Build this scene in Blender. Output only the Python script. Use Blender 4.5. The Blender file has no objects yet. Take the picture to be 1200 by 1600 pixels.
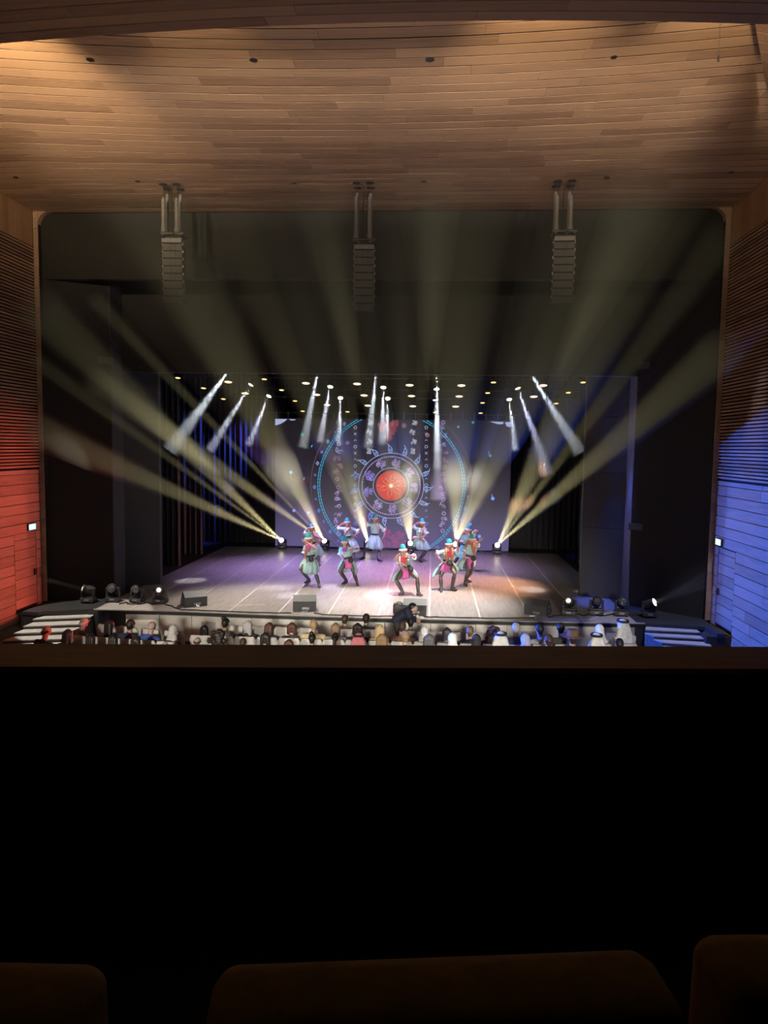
import bpy, bmesh, math, random
from mathutils import Vector, Matrix
S = bpy.context.scene
COL = S.collection
random.seed(11)
R = math.radians

# ------------------------------------------------------------------ camera
CAMP = Vector((1.609, 0.0, 5.3))
YAW, PITCH, ROLL, FPX = .0643, .0881, .01435, 1160.0
FW = Vector((-math.sin(YAW) * math.cos(PITCH), math.cos(YAW) * math.cos(PITCH), -math.sin(PITCH)))
_r = Vector((math.cos(YAW), math.sin(YAW), 0))
_u = _r.cross(FW)
RT = math.cos(ROLL) * _r + math.sin(ROLL) * _u
UP = -math.sin(ROLL) * _r + math.cos(ROLL) * _u
cd = bpy.data.cameras.new('camera')
cam = bpy.data.objects.new('camera', cd)
COL.objects.link(cam)
cam.matrix_world = Matrix(((RT.x, UP.x, -FW.x, CAMP.x), (RT.y, UP.y, -FW.y, CAMP.y), (RT.z, UP.z, -FW.z, CAMP.z), (0, 0, 0, 1)))
cd.sensor_fit = 'VERTICAL'
cd.sensor_height = 36.0
cd.lens = FPX / 1600 * 36.0
cd.clip_start = .05
cd.clip_end = 200
S.camera = cam

# ------------------------------------------------------------------ world, view
W = bpy.data.worlds.new('dark_hall')
S.world = W
W.use_nodes = True
W.node_tree.nodes['Background'].inputs[0].default_value = (.02, .015, .01, 1)
W.node_tree.nodes['Background'].inputs[1].default_value = .05
S.view_settings.view_transform = 'Standard'
S.view_settings.look = 'None'
S.view_settings.exposure = 0.0
S.view_settings.gamma = 1.0
S.view_settings.use_curve_mapping = False
try:
    S.cycles.use_denoising = True
    S.cycles.max_bounces = 5
    S.cycles.diffuse_bounces = 3
    S.cycles.glossy_bounces = 2
    S.cycles.volume_bounces = 0
    S.cycles.sample_clamp_indirect = 3.0
    S.cycles.use_light_tree = True
except Exception:
    pass


def lamp(name, loc, target, power, color, angle=None, blend=.3, radius=.05, size=None):
    """a spot (angle in degrees), or a strip area lamp when size is given"""
    if size:
        l = bpy.data.lights.new(name, 'AREA')
        l.shape = 'RECTANGLE'
        l.size, l.size_y = size
    elif angle is None:
        l = bpy.data.lights.new(name, 'POINT')
        l.shadow_soft_size = radius
    else:
        l = bpy.data.lights.new(name, 'SPOT')
        l.spot_size = R(angle)
        l.spot_blend = blend
        l.shadow_soft_size = radius
    l.energy = power
    l.color = color
    o = bpy.data.objects.new(name, l)
    COL.objects.link(o)
    o.location = loc
    if target is not None:
        o.rotation_euler = (Vector(target) - Vector(loc)).to_track_quat('-Z', 'Y').to_euler()
    return o


# hall lamps: warm cove uplights behind the near ceiling panel, added fill strips for the ceiling
for (lx, tx, ty, tz, p, ang) in ((-4.9, -5.3, 12.0, 11.15, 2000, 60), (-2.3, -1.9, 11.0, 11.1, 170, 50), (2.9, 3.0, 11.8, 11.1, 470, 60), (5.4, 5.6, 12.0, 11.15, 470, 58)):
    lamp('cove_uplight', (lx, 8.75, 10.25), (tx, ty, tz), p, (1, .74, .44), ang, .95, .12)
lamp('ceiling_fill', (.6, 8.7, 10.3), (.6, 13.5, 11.6), 75, (1, .82, .64), size=(13, .12))  # added ceiling fill, in place of light bounced up from the stage
far = lamp('ceiling_fill_far', (.3, 8.8, 10.36), (.3, 16.2, 11.5), 62, (1, .84, .70), size=(14, .12))  # second added fill, narrow, to brighten the far ceiling
far.data.spread = R(16)
# front-of-house spots under the balcony rail: stage lip, stalls; down spots over the stairs
for lx, tx in ((-4.5, -2.6), (0.0, .4), (4.5, 3.2)):
    lamp('front_spot', (lx, 3.3, 4.0), (tx, 17.2, 1.0), 5600, (1, .93, .82), 30, .7, .45)
lamp('stair_spot', (-8.0, 15.2, 10.4), (-6.9, 17.6, .8), 5200, (1, .95, .82), 19, .12, .06)
lamp('stair_spot', (8.1, 15.6, 10.4), (7.4, 17.8, .8), 2600, (.62, .66, 1), 24, .3, .06)
def framed(o, u0, u1, v0, v1, su=.006, sv=.02, sv1=.02):
    """framing shutters of a profile spot: limits in tangent units right/up of the axis"""
    l = o.data
    l.use_nodes = True
    nt = l.node_tree
    em = nt.nodes['Emission']
    tc = nt.nodes.new('ShaderNodeTexCoord')
    sx = nt.nodes.new('ShaderNodeSeparateXYZ')
    nt.links.new(tc.outputs['Normal'], sx.inputs[0])
    az = nt.nodes.new('ShaderNodeMath')
    az.operation = 'ABSOLUTE'
    nt.links.new(sx.outputs['Z'], az.inputs[0])
    prod = None
    for ax, lim, soft, rise in (('X', u0, su, 1), ('X', u1, su, 0), ('Y', v0, sv, 1), ('Y', v1, sv1, 0)):
        dv = nt.nodes.new('ShaderNodeMath')
        dv.operation = 'DIVIDE'
        nt.links.new(sx.outputs[ax], dv.inputs[0])
        nt.links.new(az.outputs[0], dv.inputs[1])
        mr = nt.nodes.new('ShaderNodeMapRange')
        mr.interpolation_type = 'SMOOTHSTEP'
        mr.inputs['From Min'].default_value = lim - soft
        mr.inputs['From Max'].default_value = lim + soft
        mr.inputs['To Min'].default_value = 0 if rise else 1
        mr.inputs['To Max'].default_value = 1 if rise else 0
        nt.links.new(dv.outputs[0], mr.inputs['Value'])
        if prod is None:
            prod = mr.outputs['Result']
        else:
            m = nt.nodes.new('ShaderNodeMath')
            m.operation = 'MULTIPLY'
            nt.links.new(prod, m.inputs[0])
            nt.links.new(mr.outputs['Result'], m.inputs[1])
            prod = m.outputs[0]
    nt.links.new(prod, em.inputs['Strength'])


# red profile spots towards the left wall, blue ones towards the right wall, shutters set to the wall
for sg, (ca, cb), (pa, pb) in ((-1, ((1, .13, .105), (1, .14, .11)), (5200, 3600)), (1, ((.03, .125, 1), (.03, .13, 1)), (17000, 11000))):
    for y0, zl, pw, cl, edge in ((17.75, 3.7, pa, ca, 18.57), (17.3, 3.8, pb, cb, 18.02)):
        o = lamp('red_flood' if sg < 0 else 'blue_flood', (-sg * 8.3, y0, zl), (sg * 8.58, 15.4, zl), pw, cl, 78, .1, .04)
        L_ = math.hypot(16.88, y0 - 15.4)
        an = math.atan2(y0 - 15.4, 16.88)
        ue = math.tan(math.atan2(edge - y0, 16.88) + an)
        lim = (-.42, ue) if sg < 0 else (-ue, .42)
        framed(o, lim[0], lim[1], ((.95 if sg < 0 else .2) - zl) / 17, ((5.5 if sg < 0 else 6.4) - zl) / 17, .004, .004, .09 if sg < 0 else .11)
lamp('portal_blue', (6.42, 20.42, 7.1), (6.6, 20.46, 1.2), 1600, (.08, .17, 1), 24, .7, .04)
lamp('portal_blue', (6.42, 20.42, 1.35), (6.62, 20.46, 7.0), 1100, (.08, .17, 1), 24, .7, .04)
lamp('panel_fill', (.6, 3.3, 4.2), (.6, 7.6, 9.6), 220, (1, .72, .45), 80, .9, .3)  # unseen fill lamp added to lift the near ceiling panel
# stage washes
lamp('stage_wash', (-2.8, 20.9, 7.9), (-2.4, 19.4, 1.1), 3000, (1, .93, .80), 58, .8, .15)
lamp('stage_wash', (2.2, 20.9, 7.9), (1.4, 19.8, 1.1), 5200, (1, .97, .92), 50, .8, .15)
lamp('stage_wash', (-2.4, 25.8, 5.1), (-2.4, 25.0, 1.1), 1500, (.52, .36, 1), 105, .7, .15)
lamp('stage_wash', (2.2, 26.2, 5.1), (1.8, 26.2, 1.1), 900, (.66, .42, .95), 105, .7, .15)
lamp('stage_wash', (5.2, 23.8, 5.0), (3.0, 22.6, 1.1), 1700, (1, .50, .28), 60, .8, .15)
lamp('stage_wash', (0.2, 27.6, 5.0), (0.1, 24.0, 1.1), 700, (1, .34, .55), 60, .8, .15)
lamp('side_boom', (-6.3, 22.4, 1.9), (1.0, 23.6, 1.9), 4600, (.16, .45, 1), 27, .5, .12)
lamp('side_boom', (6.1, 22.4, 1.9), (-.5, 23.6, 1.9), 3600, (1, .36, .34), 27, .5, .12)
lamp('blue_boom', (-4.6, 30.4, 7.4), (-7.6, 30.6, 4.4), 3400, (.07, .12, 1), 46, .7, .1)
lamp('blue_boom', (-3.8, 26.4, 7.0), (-8.2, 27.2, 4.8), 1700, (.07, .12, 1), 40, .7, .1)
lamp('blue_boom', (4.4, 29.0, 6.8), (7.6, 29.0, 3.6), 900, (.1, .12, 1), 46, .6, .1)
lamp('screen_wash', (0, 27.6, 6.9), (0, 30, 2.0), 120, (.4, .34, 1), 110, .9, .2)


# ------------------------------------------------------------------ points seen in the photograph -> places in the room
def ray(x, y):
    return FW + (x - 600) / FPX * RT - (y - 800) / FPX * UP


def at(x, y, Y=None, Z=None, X=None):
    d = ray(x, y)
    k = (Y / d.y) if Y is not None else ((Z - CAMP.z) / d.z if Z is not None else (X - CAMP.x) / d.x)
    return CAMP + d * k


# ------------------------------------------------------------------ materials
MATS = {}


def nodes_of(name):
    m = bpy.data.materials.new(name)
    m.use_nodes = True
    nt = m.node_tree
    return m, nt, nt.nodes['Principled BSDF']


def mat(name, col, rough=.6, metal=0.0, noise=.12, scale=9.0, emit=None, estr=0.0, spec=.5, bump=0.0):
    if name in MATS:
        return MATS[name]
    m, nt, b = nodes_of(name)
    b.inputs['Roughness'].default_value = rough
    b.inputs['Metallic'].default_value = metal
    b.inputs['Specular IOR Level'].default_value = spec
    tc = nt.nodes.new('ShaderNodeTexCoord')
    nz = nt.nodes.new('ShaderNodeTexNoise')
    nz.inputs['Scale'].default_value = scale
    nz.inputs['Detail'].default_value = 3
    nt.links.new(tc.outputs['Object'], nz.inputs['Vector'])
    cr = nt.nodes.new('ShaderNodeValToRGB')
    a, c = 1 - noise, 1 + noise
    cr.color_ramp.elements[0].color = (col[0] * a, col[1] * a, col[2] * a, 1)
    cr.color_ramp.elements[1].color = (min(1, col[0] * c), min(1, col[1] * c), min(1, col[2] * c), 1)
    cr.color_ramp.elements[0].position = .3
    cr.color_ramp.elements[1].position = .7
    nt.links.new(nz.outputs['Fac'], cr.inputs['Fac'])
    nt.links.new(cr.outputs['Color'], b.inputs['Base Color'])
    if bump:
        bp = nt.nodes.new('ShaderNodeBump')
        bp.inputs['Strength'].default_value = bump
        nt.links.new(nz.outputs['Fac'], bp.inputs['Height'])
        nt.links.new(bp.outputs['Normal'], b.inputs['Normal'])
    if emit:
        b.inputs['Emission Color'].default_value = (*emit, 1)
        b.inputs['Emission Strength'].default_value = estr
    MATS[name] = m
    return m


def wood(name, dark, light, along='X', rough=.5, grain=(1.2, 26, 26), var=.8):
    """planks: each object its own tone, grain along one axis"""
    m, nt, b = nodes_of(name)
    L = nt.links.new
    b.inputs['Roughness'].default_value = rough
    tc = nt.nodes.new('ShaderNodeTexCoord')
    oi = nt.nodes.new('ShaderNodeObjectInfo')
    mp = nt.nodes.new('ShaderNodeMapping')
    g = {'X': grain, 'Y': (grain[1], grain[0], grain[2]), 'Z': (grain[1], grain[2], grain[0])}[along]
    mp.inputs['Scale'].default_value = g
    L(tc.outputs['Object'], mp.inputs['Vector'])
    mu = nt.nodes.new('ShaderNodeVectorMath')
    mu.operation = 'SCALE'
    cx = nt.nodes.new('ShaderNodeCombineXYZ')
    for i in range(3):
        L(oi.outputs['Random'], cx.inputs[i])
    L(cx.outputs[0], mu.inputs[0])
    mu.inputs['Scale'].default_value = 37.0
    ad = nt.nodes.new('ShaderNodeVectorMath')
    L(mp.outputs[0], ad.inputs[0])
    L(mu.outputs[0], ad.inputs[1])
    nz = nt.nodes.new('ShaderNodeTexNoise')
    nz.inputs['Scale'].default_value = 1.0
    nz.inputs['Detail'].default_value = 5
    nz.inputs['Distortion'].default_value = .6
    L(ad.outputs[0], nz.inputs['Vector'])
    ma = nt.nodes.new('ShaderNodeMath')
    ma.operation = 'MULTIPLY_ADD'
    L(oi.outputs['Random'], ma.inputs[0])
    ma.inputs[1].default_value = var
    L(nz.outputs['Fac'], ma.inputs[2])
    cr = nt.nodes.new('ShaderNodeValToRGB')
    cr.color_ramp.elements[0].color = (*dark, 1)
    cr.color_ramp.elements[1].color = (*light, 1)
    cr.color_ramp.elements[0].position = .3
    cr.color_ramp.elements[1].position = .65 + var
    L(ma.outputs[0], cr.inputs['Fac'])
    L(cr.outputs['Color'], b.inputs['Base Color'])
    bp = nt.nodes.new('ShaderNodeBump')
    bp.inputs['Strength'].default_value = .15
    bp.inputs['Distance'].default_value = .01
    L(nz.outputs['Fac'], bp.inputs['Height'])
    L(bp.outputs['Normal'], b.inputs['Normal'])
    MATS[name] = m
    return m


def glow(name, col, strength):
    if name in MATS:
        return MATS[name]
    m = bpy.data.materials.new(name)
    m.use_nodes = True
    nt = m.node_tree
    b = nt.nodes['Principled BSDF']
    b.inputs['Base Color'].default_value = (.02, .02, .02, 1)
    b.inputs['Emission Color'].default_value = (*col, 1)
    b.inputs['Emission Strength'].default_value = strength
    MATS[name] = m
    return m


def haze(name, density, col=(1, 1, 1)):
    m = bpy.data.materials.new(name)
    m.use_nodes = True
    nt = m.node_tree
    nt.nodes.remove(nt.nodes['Principled BSDF'])
    v = nt.nodes.new('ShaderNodeVolumeScatter')
    v.inputs['Color'].default_value = (*col, 1)
    v.inputs['Density'].default_value = density
    v.inputs['Anisotropy'].default_value = 0.0
    nt.links.new(v.outputs[0], nt.nodes['Material Output'].inputs['Volume'])
    try:
        m.cycles.volume_sampling = 'EQUIANGULAR'
    except Exception:
        pass
    MATS[name] = m
    return m


# ------------------------------------------------------------------ mesh building
class MB:
    def __init__(s):
        s.v, s.f, s.m = [], [], []

    def add(s, vs, fs, mi=0):
        o = len(s.v)
        s.v += [Vector(v) for v in vs]
        for f in fs:
            s.f.append([i + o for i in f])
            s.m.append(mi)
        return s

    def box(s, x0, x1, y0, y1, z0, z1, mi=0):
        vs = [(x, y, z) for z in (z0, z1) for y in (y0, y1) for x in (x0, x1)]
        return s.add(vs, [(0, 2, 3, 1), (4, 5, 7, 6), (0, 1, 5, 4), (2, 6, 7, 3), (0, 4, 6, 2), (1, 3, 7, 5)], mi)

    def bbox(s, c, h, bev=.02, mi=0, M=None):
        """box with chamfered edges, centre c, half sizes h, optional matrix"""
        bm = bmesh.new()
        bmesh.ops.create_cube(bm, size=2)
        for v in bm.verts:
            v.co = Vector((v.co.x * h[0], v.co.y * h[1], v.co.z * h[2]))
        if bev:
            bmesh.ops.bevel(bm, geom=list(bm.edges), offset=min(bev, min(h) * .9), segments=2, affect='EDGES', profile=.6)
        M = M or Matrix.Identity(4)
        bm.verts.index_update()
        s.add([M @ (v.co + Vector(c)) for v in bm.verts], [[v.index for v in f.verts] for f in bm.faces], mi)
        bm.free()
        return s

    def prism(s, pts, z0, z1, mi=0):
        n = len(pts)
        vs = [(p[0], p[1], z0) for p in pts] + [(p[0], p[1], z1) for p in pts]
        fs = [list(range(n))[::-1], list(range(n, 2 * n))] + [(i, (i + 1) % n, n + (i + 1) % n, n + i) for i in range(n)]
        return s.add(vs, fs, mi)

    def tube(s, pts, rads, n=8, mi=0, cap=True):
        pts = [Vector(p) for p in pts]
        if not isinstance(rads, (list, tuple)):
            rads = [rads] * len(pts)
        vs, fs = [], []
        prev = None
        for i, p in enumerate(pts):
            t = (pts[min(i + 1, len(pts) - 1)] - pts[max(i - 1, 0)]).normalized()
            if prev is None:
                a = Vector((0, 0, 1)) if abs(t.z) < .9 else Vector((1, 0, 0))
                e1 = t.cross(a).normalized()
            else:
                e1 = (prev - t * prev.dot(t)).normalized()
            prev = e1
            e2 = t.cross(e1)
            for k in range(n):
                a = 2 * math.pi * k / n
                vs.append(p + (e1 * math.cos(a) + e2 * math.sin(a)) * rads[i])
        for i in range(len(pts) - 1):
            for k in range(n):
                fs.append((i * n + k, i * n + (k + 1) % n, (i + 1) * n + (k + 1) % n, (i + 1) * n + k))
        if cap:
            fs.append(list(range(n))[::-1])
            fs.append([(len(pts) - 1) * n + k for k in range(n)])
        return s.add(vs, fs, mi)

    def lathe(s, prof, n=16, M=None, mi=0):
        """prof: (radius, height) pairs about local z"""
        M = M or Matrix.Identity(4)
        vs, fs = [], []
        for (r, z) in prof:
            for k in range(n):
                a = 2 * math.pi * k / n
                vs.append(M @ Vector((r * math.cos(a), r * math.sin(a), z)))
        for i in range(len(prof) - 1):
            for k in range(n):
                fs.append((i * n + k, i * n + (k + 1) % n, (i + 1) * n + (k + 1) % n, (i + 1) * n + k))
        if prof[0][0] > 1e-6:
            fs.append(list(range(n))[::-1])
        if prof[-1][0] > 1e-6:
            fs.append([(len(prof) - 1) * n + k for k in range(n)])
        return s.add(vs, fs, mi)

    def build(s, name, mats, parent=None, off=(0, 0, 0), smooth=False):
        off = Vector(off)
        me = bpy.data.meshes.new(name)
        me.from_pydata([v - off for v in s.v], [], s.f)
        if not isinstance(mats, (list, tuple)):
            mats = [mats]
        for m in mats:
            me.materials.append(m)
        if len(mats) > 1:
            for p, i in zip(me.polygons, s.m):
                p.material_index = i
        if smooth:
            for p in me.polygons:
                p.use_smooth = True
        me.update()
        o = bpy.data.objects.new(name, me)
        COL.objects.link(o)
        if parent is not None:
            o.parent = parent
        else:
            o.location = off
        return o


def thing(name, label, cat, loc=(0, 0, 0), rz=0, group=None):
    o = bpy.data.objects.new(name, None)
    o.empty_display_size = .2
    COL.objects.link(o)
    o.location = loc
    o.rotation_euler = (0, 0, rz)
    o['label'] = label
    o['category'] = cat
    if group:
        o['group'] = group
    return o


def tag(o, label, cat, group=None):
    o['label'] = label
    o['category'] = cat
    if group:
        o['group'] = group
    return o


def structure(o):
    o['kind'] = 'structure'
    return o


KIDS = {}


def dup(root, loc, rz=0, label=None, group=None):
    r = root.copy()
    COL.objects.link(r)
    r.location = loc
    r.rotation_euler = (0, 0, rz)
    if label:
        r['label'] = label
    if group:
        r['group'] = group
    for ch in list(root.children):
        c = ch.copy()
        COL.objects.link(c)
        c.parent = r
        for g in list(ch.children):
            d = g.copy()
            COL.objects.link(d)
            d.parent = c
    return r


def rot_to(d, origin=(0, 0, 0)):
    """matrix whose z axis points along d"""
    q = Vector(d).to_track_quat('Z', 'Y')
    return Matrix.Translation(Vector(origin)) @ q.to_matrix().to_4x4()


# ------------------------------------------------------------------ shared materials
M_CEIL = wood('ceiling_wood', (.27, .155, .09), (.56, .36, .22), 'X')
M_WALLX = wood('wall_wood', (.29, .18, .115), (.52, .35, .245), 'Y', var=.4)
M_WALLZ = wood('upper_wall_wood', (.26, .14, .07), (.48, .28, .15), 'Z', var=.5)
M_SLAT = wood('slat_wood', (.22, .12, .07), (.46, .28, .18), 'Y', var=.5)
M_GAP = mat('joint_black', (.012, .009, .007), .9)
M_BLACK = mat('black_paint', (.014, .014, .014), .8, bump=.02)
M_BLACK2 = mat('black_panel', (.018, .018, .019), .6)
M_PILLAR = mat('portal_return_lit', (.20, .19, .20), .7)  # right return: its stronger light is put into a paler colour
M_PILLARL = mat('portal_return_shaded', (.04, .037, .04), .7)  # left return: its weaker light is put into a darker colour
M_DRAPE = mat('black_drape', (.035, .035, .042), .95)
M_STAGE = wood('stage_vinyl', (.27, .235, .22), (.40, .36, .34), 'Y', rough=.33, grain=(1.5, 16, 16), var=.05)
M_TAPE = mat('pale_tape', (.62, .58, .52), .6)
M_CREAM = mat('cream_panel', (.74, .70, .61), .55, noise=.04)
M_VENT = mat('vent_grey', (.42, .40, .36), .7)
M_DARKGREY = mat('charcoal_panel', (.09, .09, .095), .7)
M_STEEL = mat('brushed_steel', (.45, .45, .45), .35, 1.0)
M_CARPET = mat('dark_carpet', (.05, .045, .045), .95)
M_TREAD = mat('grey_tread', (.34, .33, .32), .7)
M_RISER = mat('brown_riser', (.10, .085, .075), .8)
M_RAIL = wood('rail_wood', (.13, .06, .025), (.24, .12, .05), 'X', rough=.45, var=.1)
M_BODY = mat('black_plastic', (.025, .025, .027), .4)
M_BODY2 = mat('dark_metal', (.06, .06, .065), .45, .6)
M_CHROME = mat('grey_metal', (.32, .32, .33), .4, .7)
M_CABLE = mat('black_rubber', (.015, .015, .015), .6)
M_SEAT = mat('seat_fabric', (.60, .57, .52), .9, bump=.1, scale=60)
M_SEATW = mat('seat_shell', (.16, .12, .09), .6)
M_BSEAT = mat('balcony_seat_fabric', (.42, .29, .07), .95, bump=.1, scale=60)
# ================================================================== STRUCTURE
WX = 8.58
ZF = .30         # stalls floor
ZS = 1.10        # stage floor
ZC = 11.07

# stalls floor, balcony floor
structure(MB().box(-WX, WX, 3.4, 18.2, ZF - .15, ZF).build('floor', M_CARPET))
structure(MB().box(-WX - .3, WX + .3, -2.5, 3.8, 3.55, 3.75).build('floor_balcony', M_CARPET))


# ---- ceiling: slightly concave boards, each its own piece
def ceil_z(x, y):
    k = max(0.0, (17.5 - y) / 6.5)
    return ZC + .30 * k * min(1.6, (x - .6) ** 2 / 36.0)


root = structure(MB().box(-WX - .2, WX + .2, 8.2, 18.8, ZC + .62, ZC + .70).build('ceiling', M_GAP))
roff = Vector((0, 13.5, ZC + .66))
root.location = (0, 0, 0)


def curved_board(x0, x1, y0, y1, zf, th, n=4, z0=0):
    b = MB()
    vs, fs = [], []
    for i in range(n + 1):
        x = x0 + (x1 - x0) * i / n
        for (y, dz) in ((y0, 0), (y1, 0), (y1, th), (y0, th)):
            vs.append((x, y, zf(x, y) + dz + z0))
    for i in range(n):
        a, c = 4 * i, 4 * i + 4
        for k in range(4):
            fs.append((a + k, c + k, c + (k + 1) % 4, a + (k + 1) % 4))
    fs += [(0, 1, 2, 3), (4 * n + 3, 4 * n + 2, 4 * n + 1, 4 * n)]
    return b.add(vs, fs)


PITCHB = .276
row = 0
y = 18.78
bk = MB()
while y > 8.9:
    x = -WX + .02
    first = random.uniform(.8, 2.6)
    while x < WX - .05:
        L = first if first else random.uniform(1.9, 3.3)
        first = None
        x1 = min(x + L, WX - .02)
        if WX - x1 < .7:
            x1 = WX - .02
        curved_board(x, x1 - .004, y - PITCHB + .028, y, ceil_z, .003, z0=random.uniform(-.002, .002)).build('plank', M_CEIL, root)
        x = x1
    curved_board(-WX, WX, y - PITCHB, y, lambda a, b: ceil_z(a, b) + .03, .02, 16).build('backing', M_GAP, root) if row == -1 else None
    bk.add(*(lambda q: (q.v, q.f))(curved_board(-WX, WX, y - PITCHB - .01, y + .01, ceil_z, .02, 12, z0=.022)))
    y -= PITCHB
    row += 1
bk.build('backing', M_GAP, root)
# dark recessed caps in the ceiling
for (px, py, r) in ((141, 106, .05), (396, 94, .05), (672, 91, .055), (959, 97, .04), (25, 281, .05), (215, 284, .05), (459, 285, .05), (662, 282, .05), (948, 277, .05), (1142, 272, .05)):
    c = at(px, py, Z=ZC + .02)
    c.z = ceil_z(c.x, c.y)
    MB().lathe([(r, -.012), (r * 1.25, -.008), (r * 1.25, .0)], 14, Matrix.Translation(c)).build('recess_cap', M_BODY, root)

# fold of the ceiling on each side: sloping facet with its own boards
for sgn in (1, -1):
    a = Vector((5.62, 10.5, 0))
    b = Vector((7.05, 13.25, 0))
    ax = (b - a).normalized()
    out = Vector((ax.y, -ax.x, -.62)).normalized()
    ln = (b - a).length
    base = Vector((a.x, a.y, ZC + .12))
    if sgn == 1:
        fr = structure(MB().add([base + Vector((0, 0, .04)), base + ax * ln + Vector((0, 0, -.04)), base + ax * ln + out * 2.2 + Vector((0, 0, .03)), base + out * 2.2 + Vector((0, 0, .04)),
                                 base + Vector((0, 0, .09)), base + ax * ln + Vector((0, 0, .01)), base + ax * ln + out * 2.2 + Vector((0, 0, .09)), base + out * 2.2 + Vector((0, 0, .09))],
                                [(0, 1, 2, 3), (7, 6, 5, 4), (0, 4, 5, 1), (1, 5, 6, 2), (2, 6, 7, 3), (3, 7, 4, 0)]).build('ceiling_fold', M_GAP))
        nb = 11
        for i in range(nb):
            t0, t1 = i / nb * ln + .006, (i + 1) / nb * ln - .006
            sk = .55
            q = [base + ax * t0, base + ax * t1, base + ax * (t1 - sk) + out * 2.2, base + ax * (t0 - sk) + out * 2.2]
            q = [p + Vector((0, 0, -.05 * (p - base).dot(ax) / ln)) for p in q]
            MB().add([p + Vector((0, 0, -.025)) for p in q] + [p for p in q], [(0, 1, 2, 3), (7, 6, 5, 4), (0, 4, 5, 1), (1, 5, 6, 2), (2, 6, 7, 3), (3, 7, 4, 0)]).build('plank', M_CEIL, fr)


# ---- near ceiling panel (lower, with the cove behind its far edge)
def low_z(x, y):
    return 9.90 - .0068 * (x - 1.1) ** 2 - .18 * (8.5 - y)


lp = structure(curved_board(-WX, WX, 4.3, 8.5, low_z, .06, 24, z0=.024).build('ceiling_panel', M_GAP))
y = 8.5
while y > 4.5:
    x = -WX + random.uniform(0, 1.0)
    xs = [-WX + .02]
    while xs[-1] < WX - 3.4:
        xs.append(xs[-1] + random.uniform(2.2, 3.4))
    xs.append(WX - .02)
    for x0, x1 in zip(xs[:-1], xs[1:]):
        curved_board(x0, x1 - .005, y - PITCHB + .028, y, low_z, .012, 6).build('plank', M_CEIL, lp)
    y -= PITCHB

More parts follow.
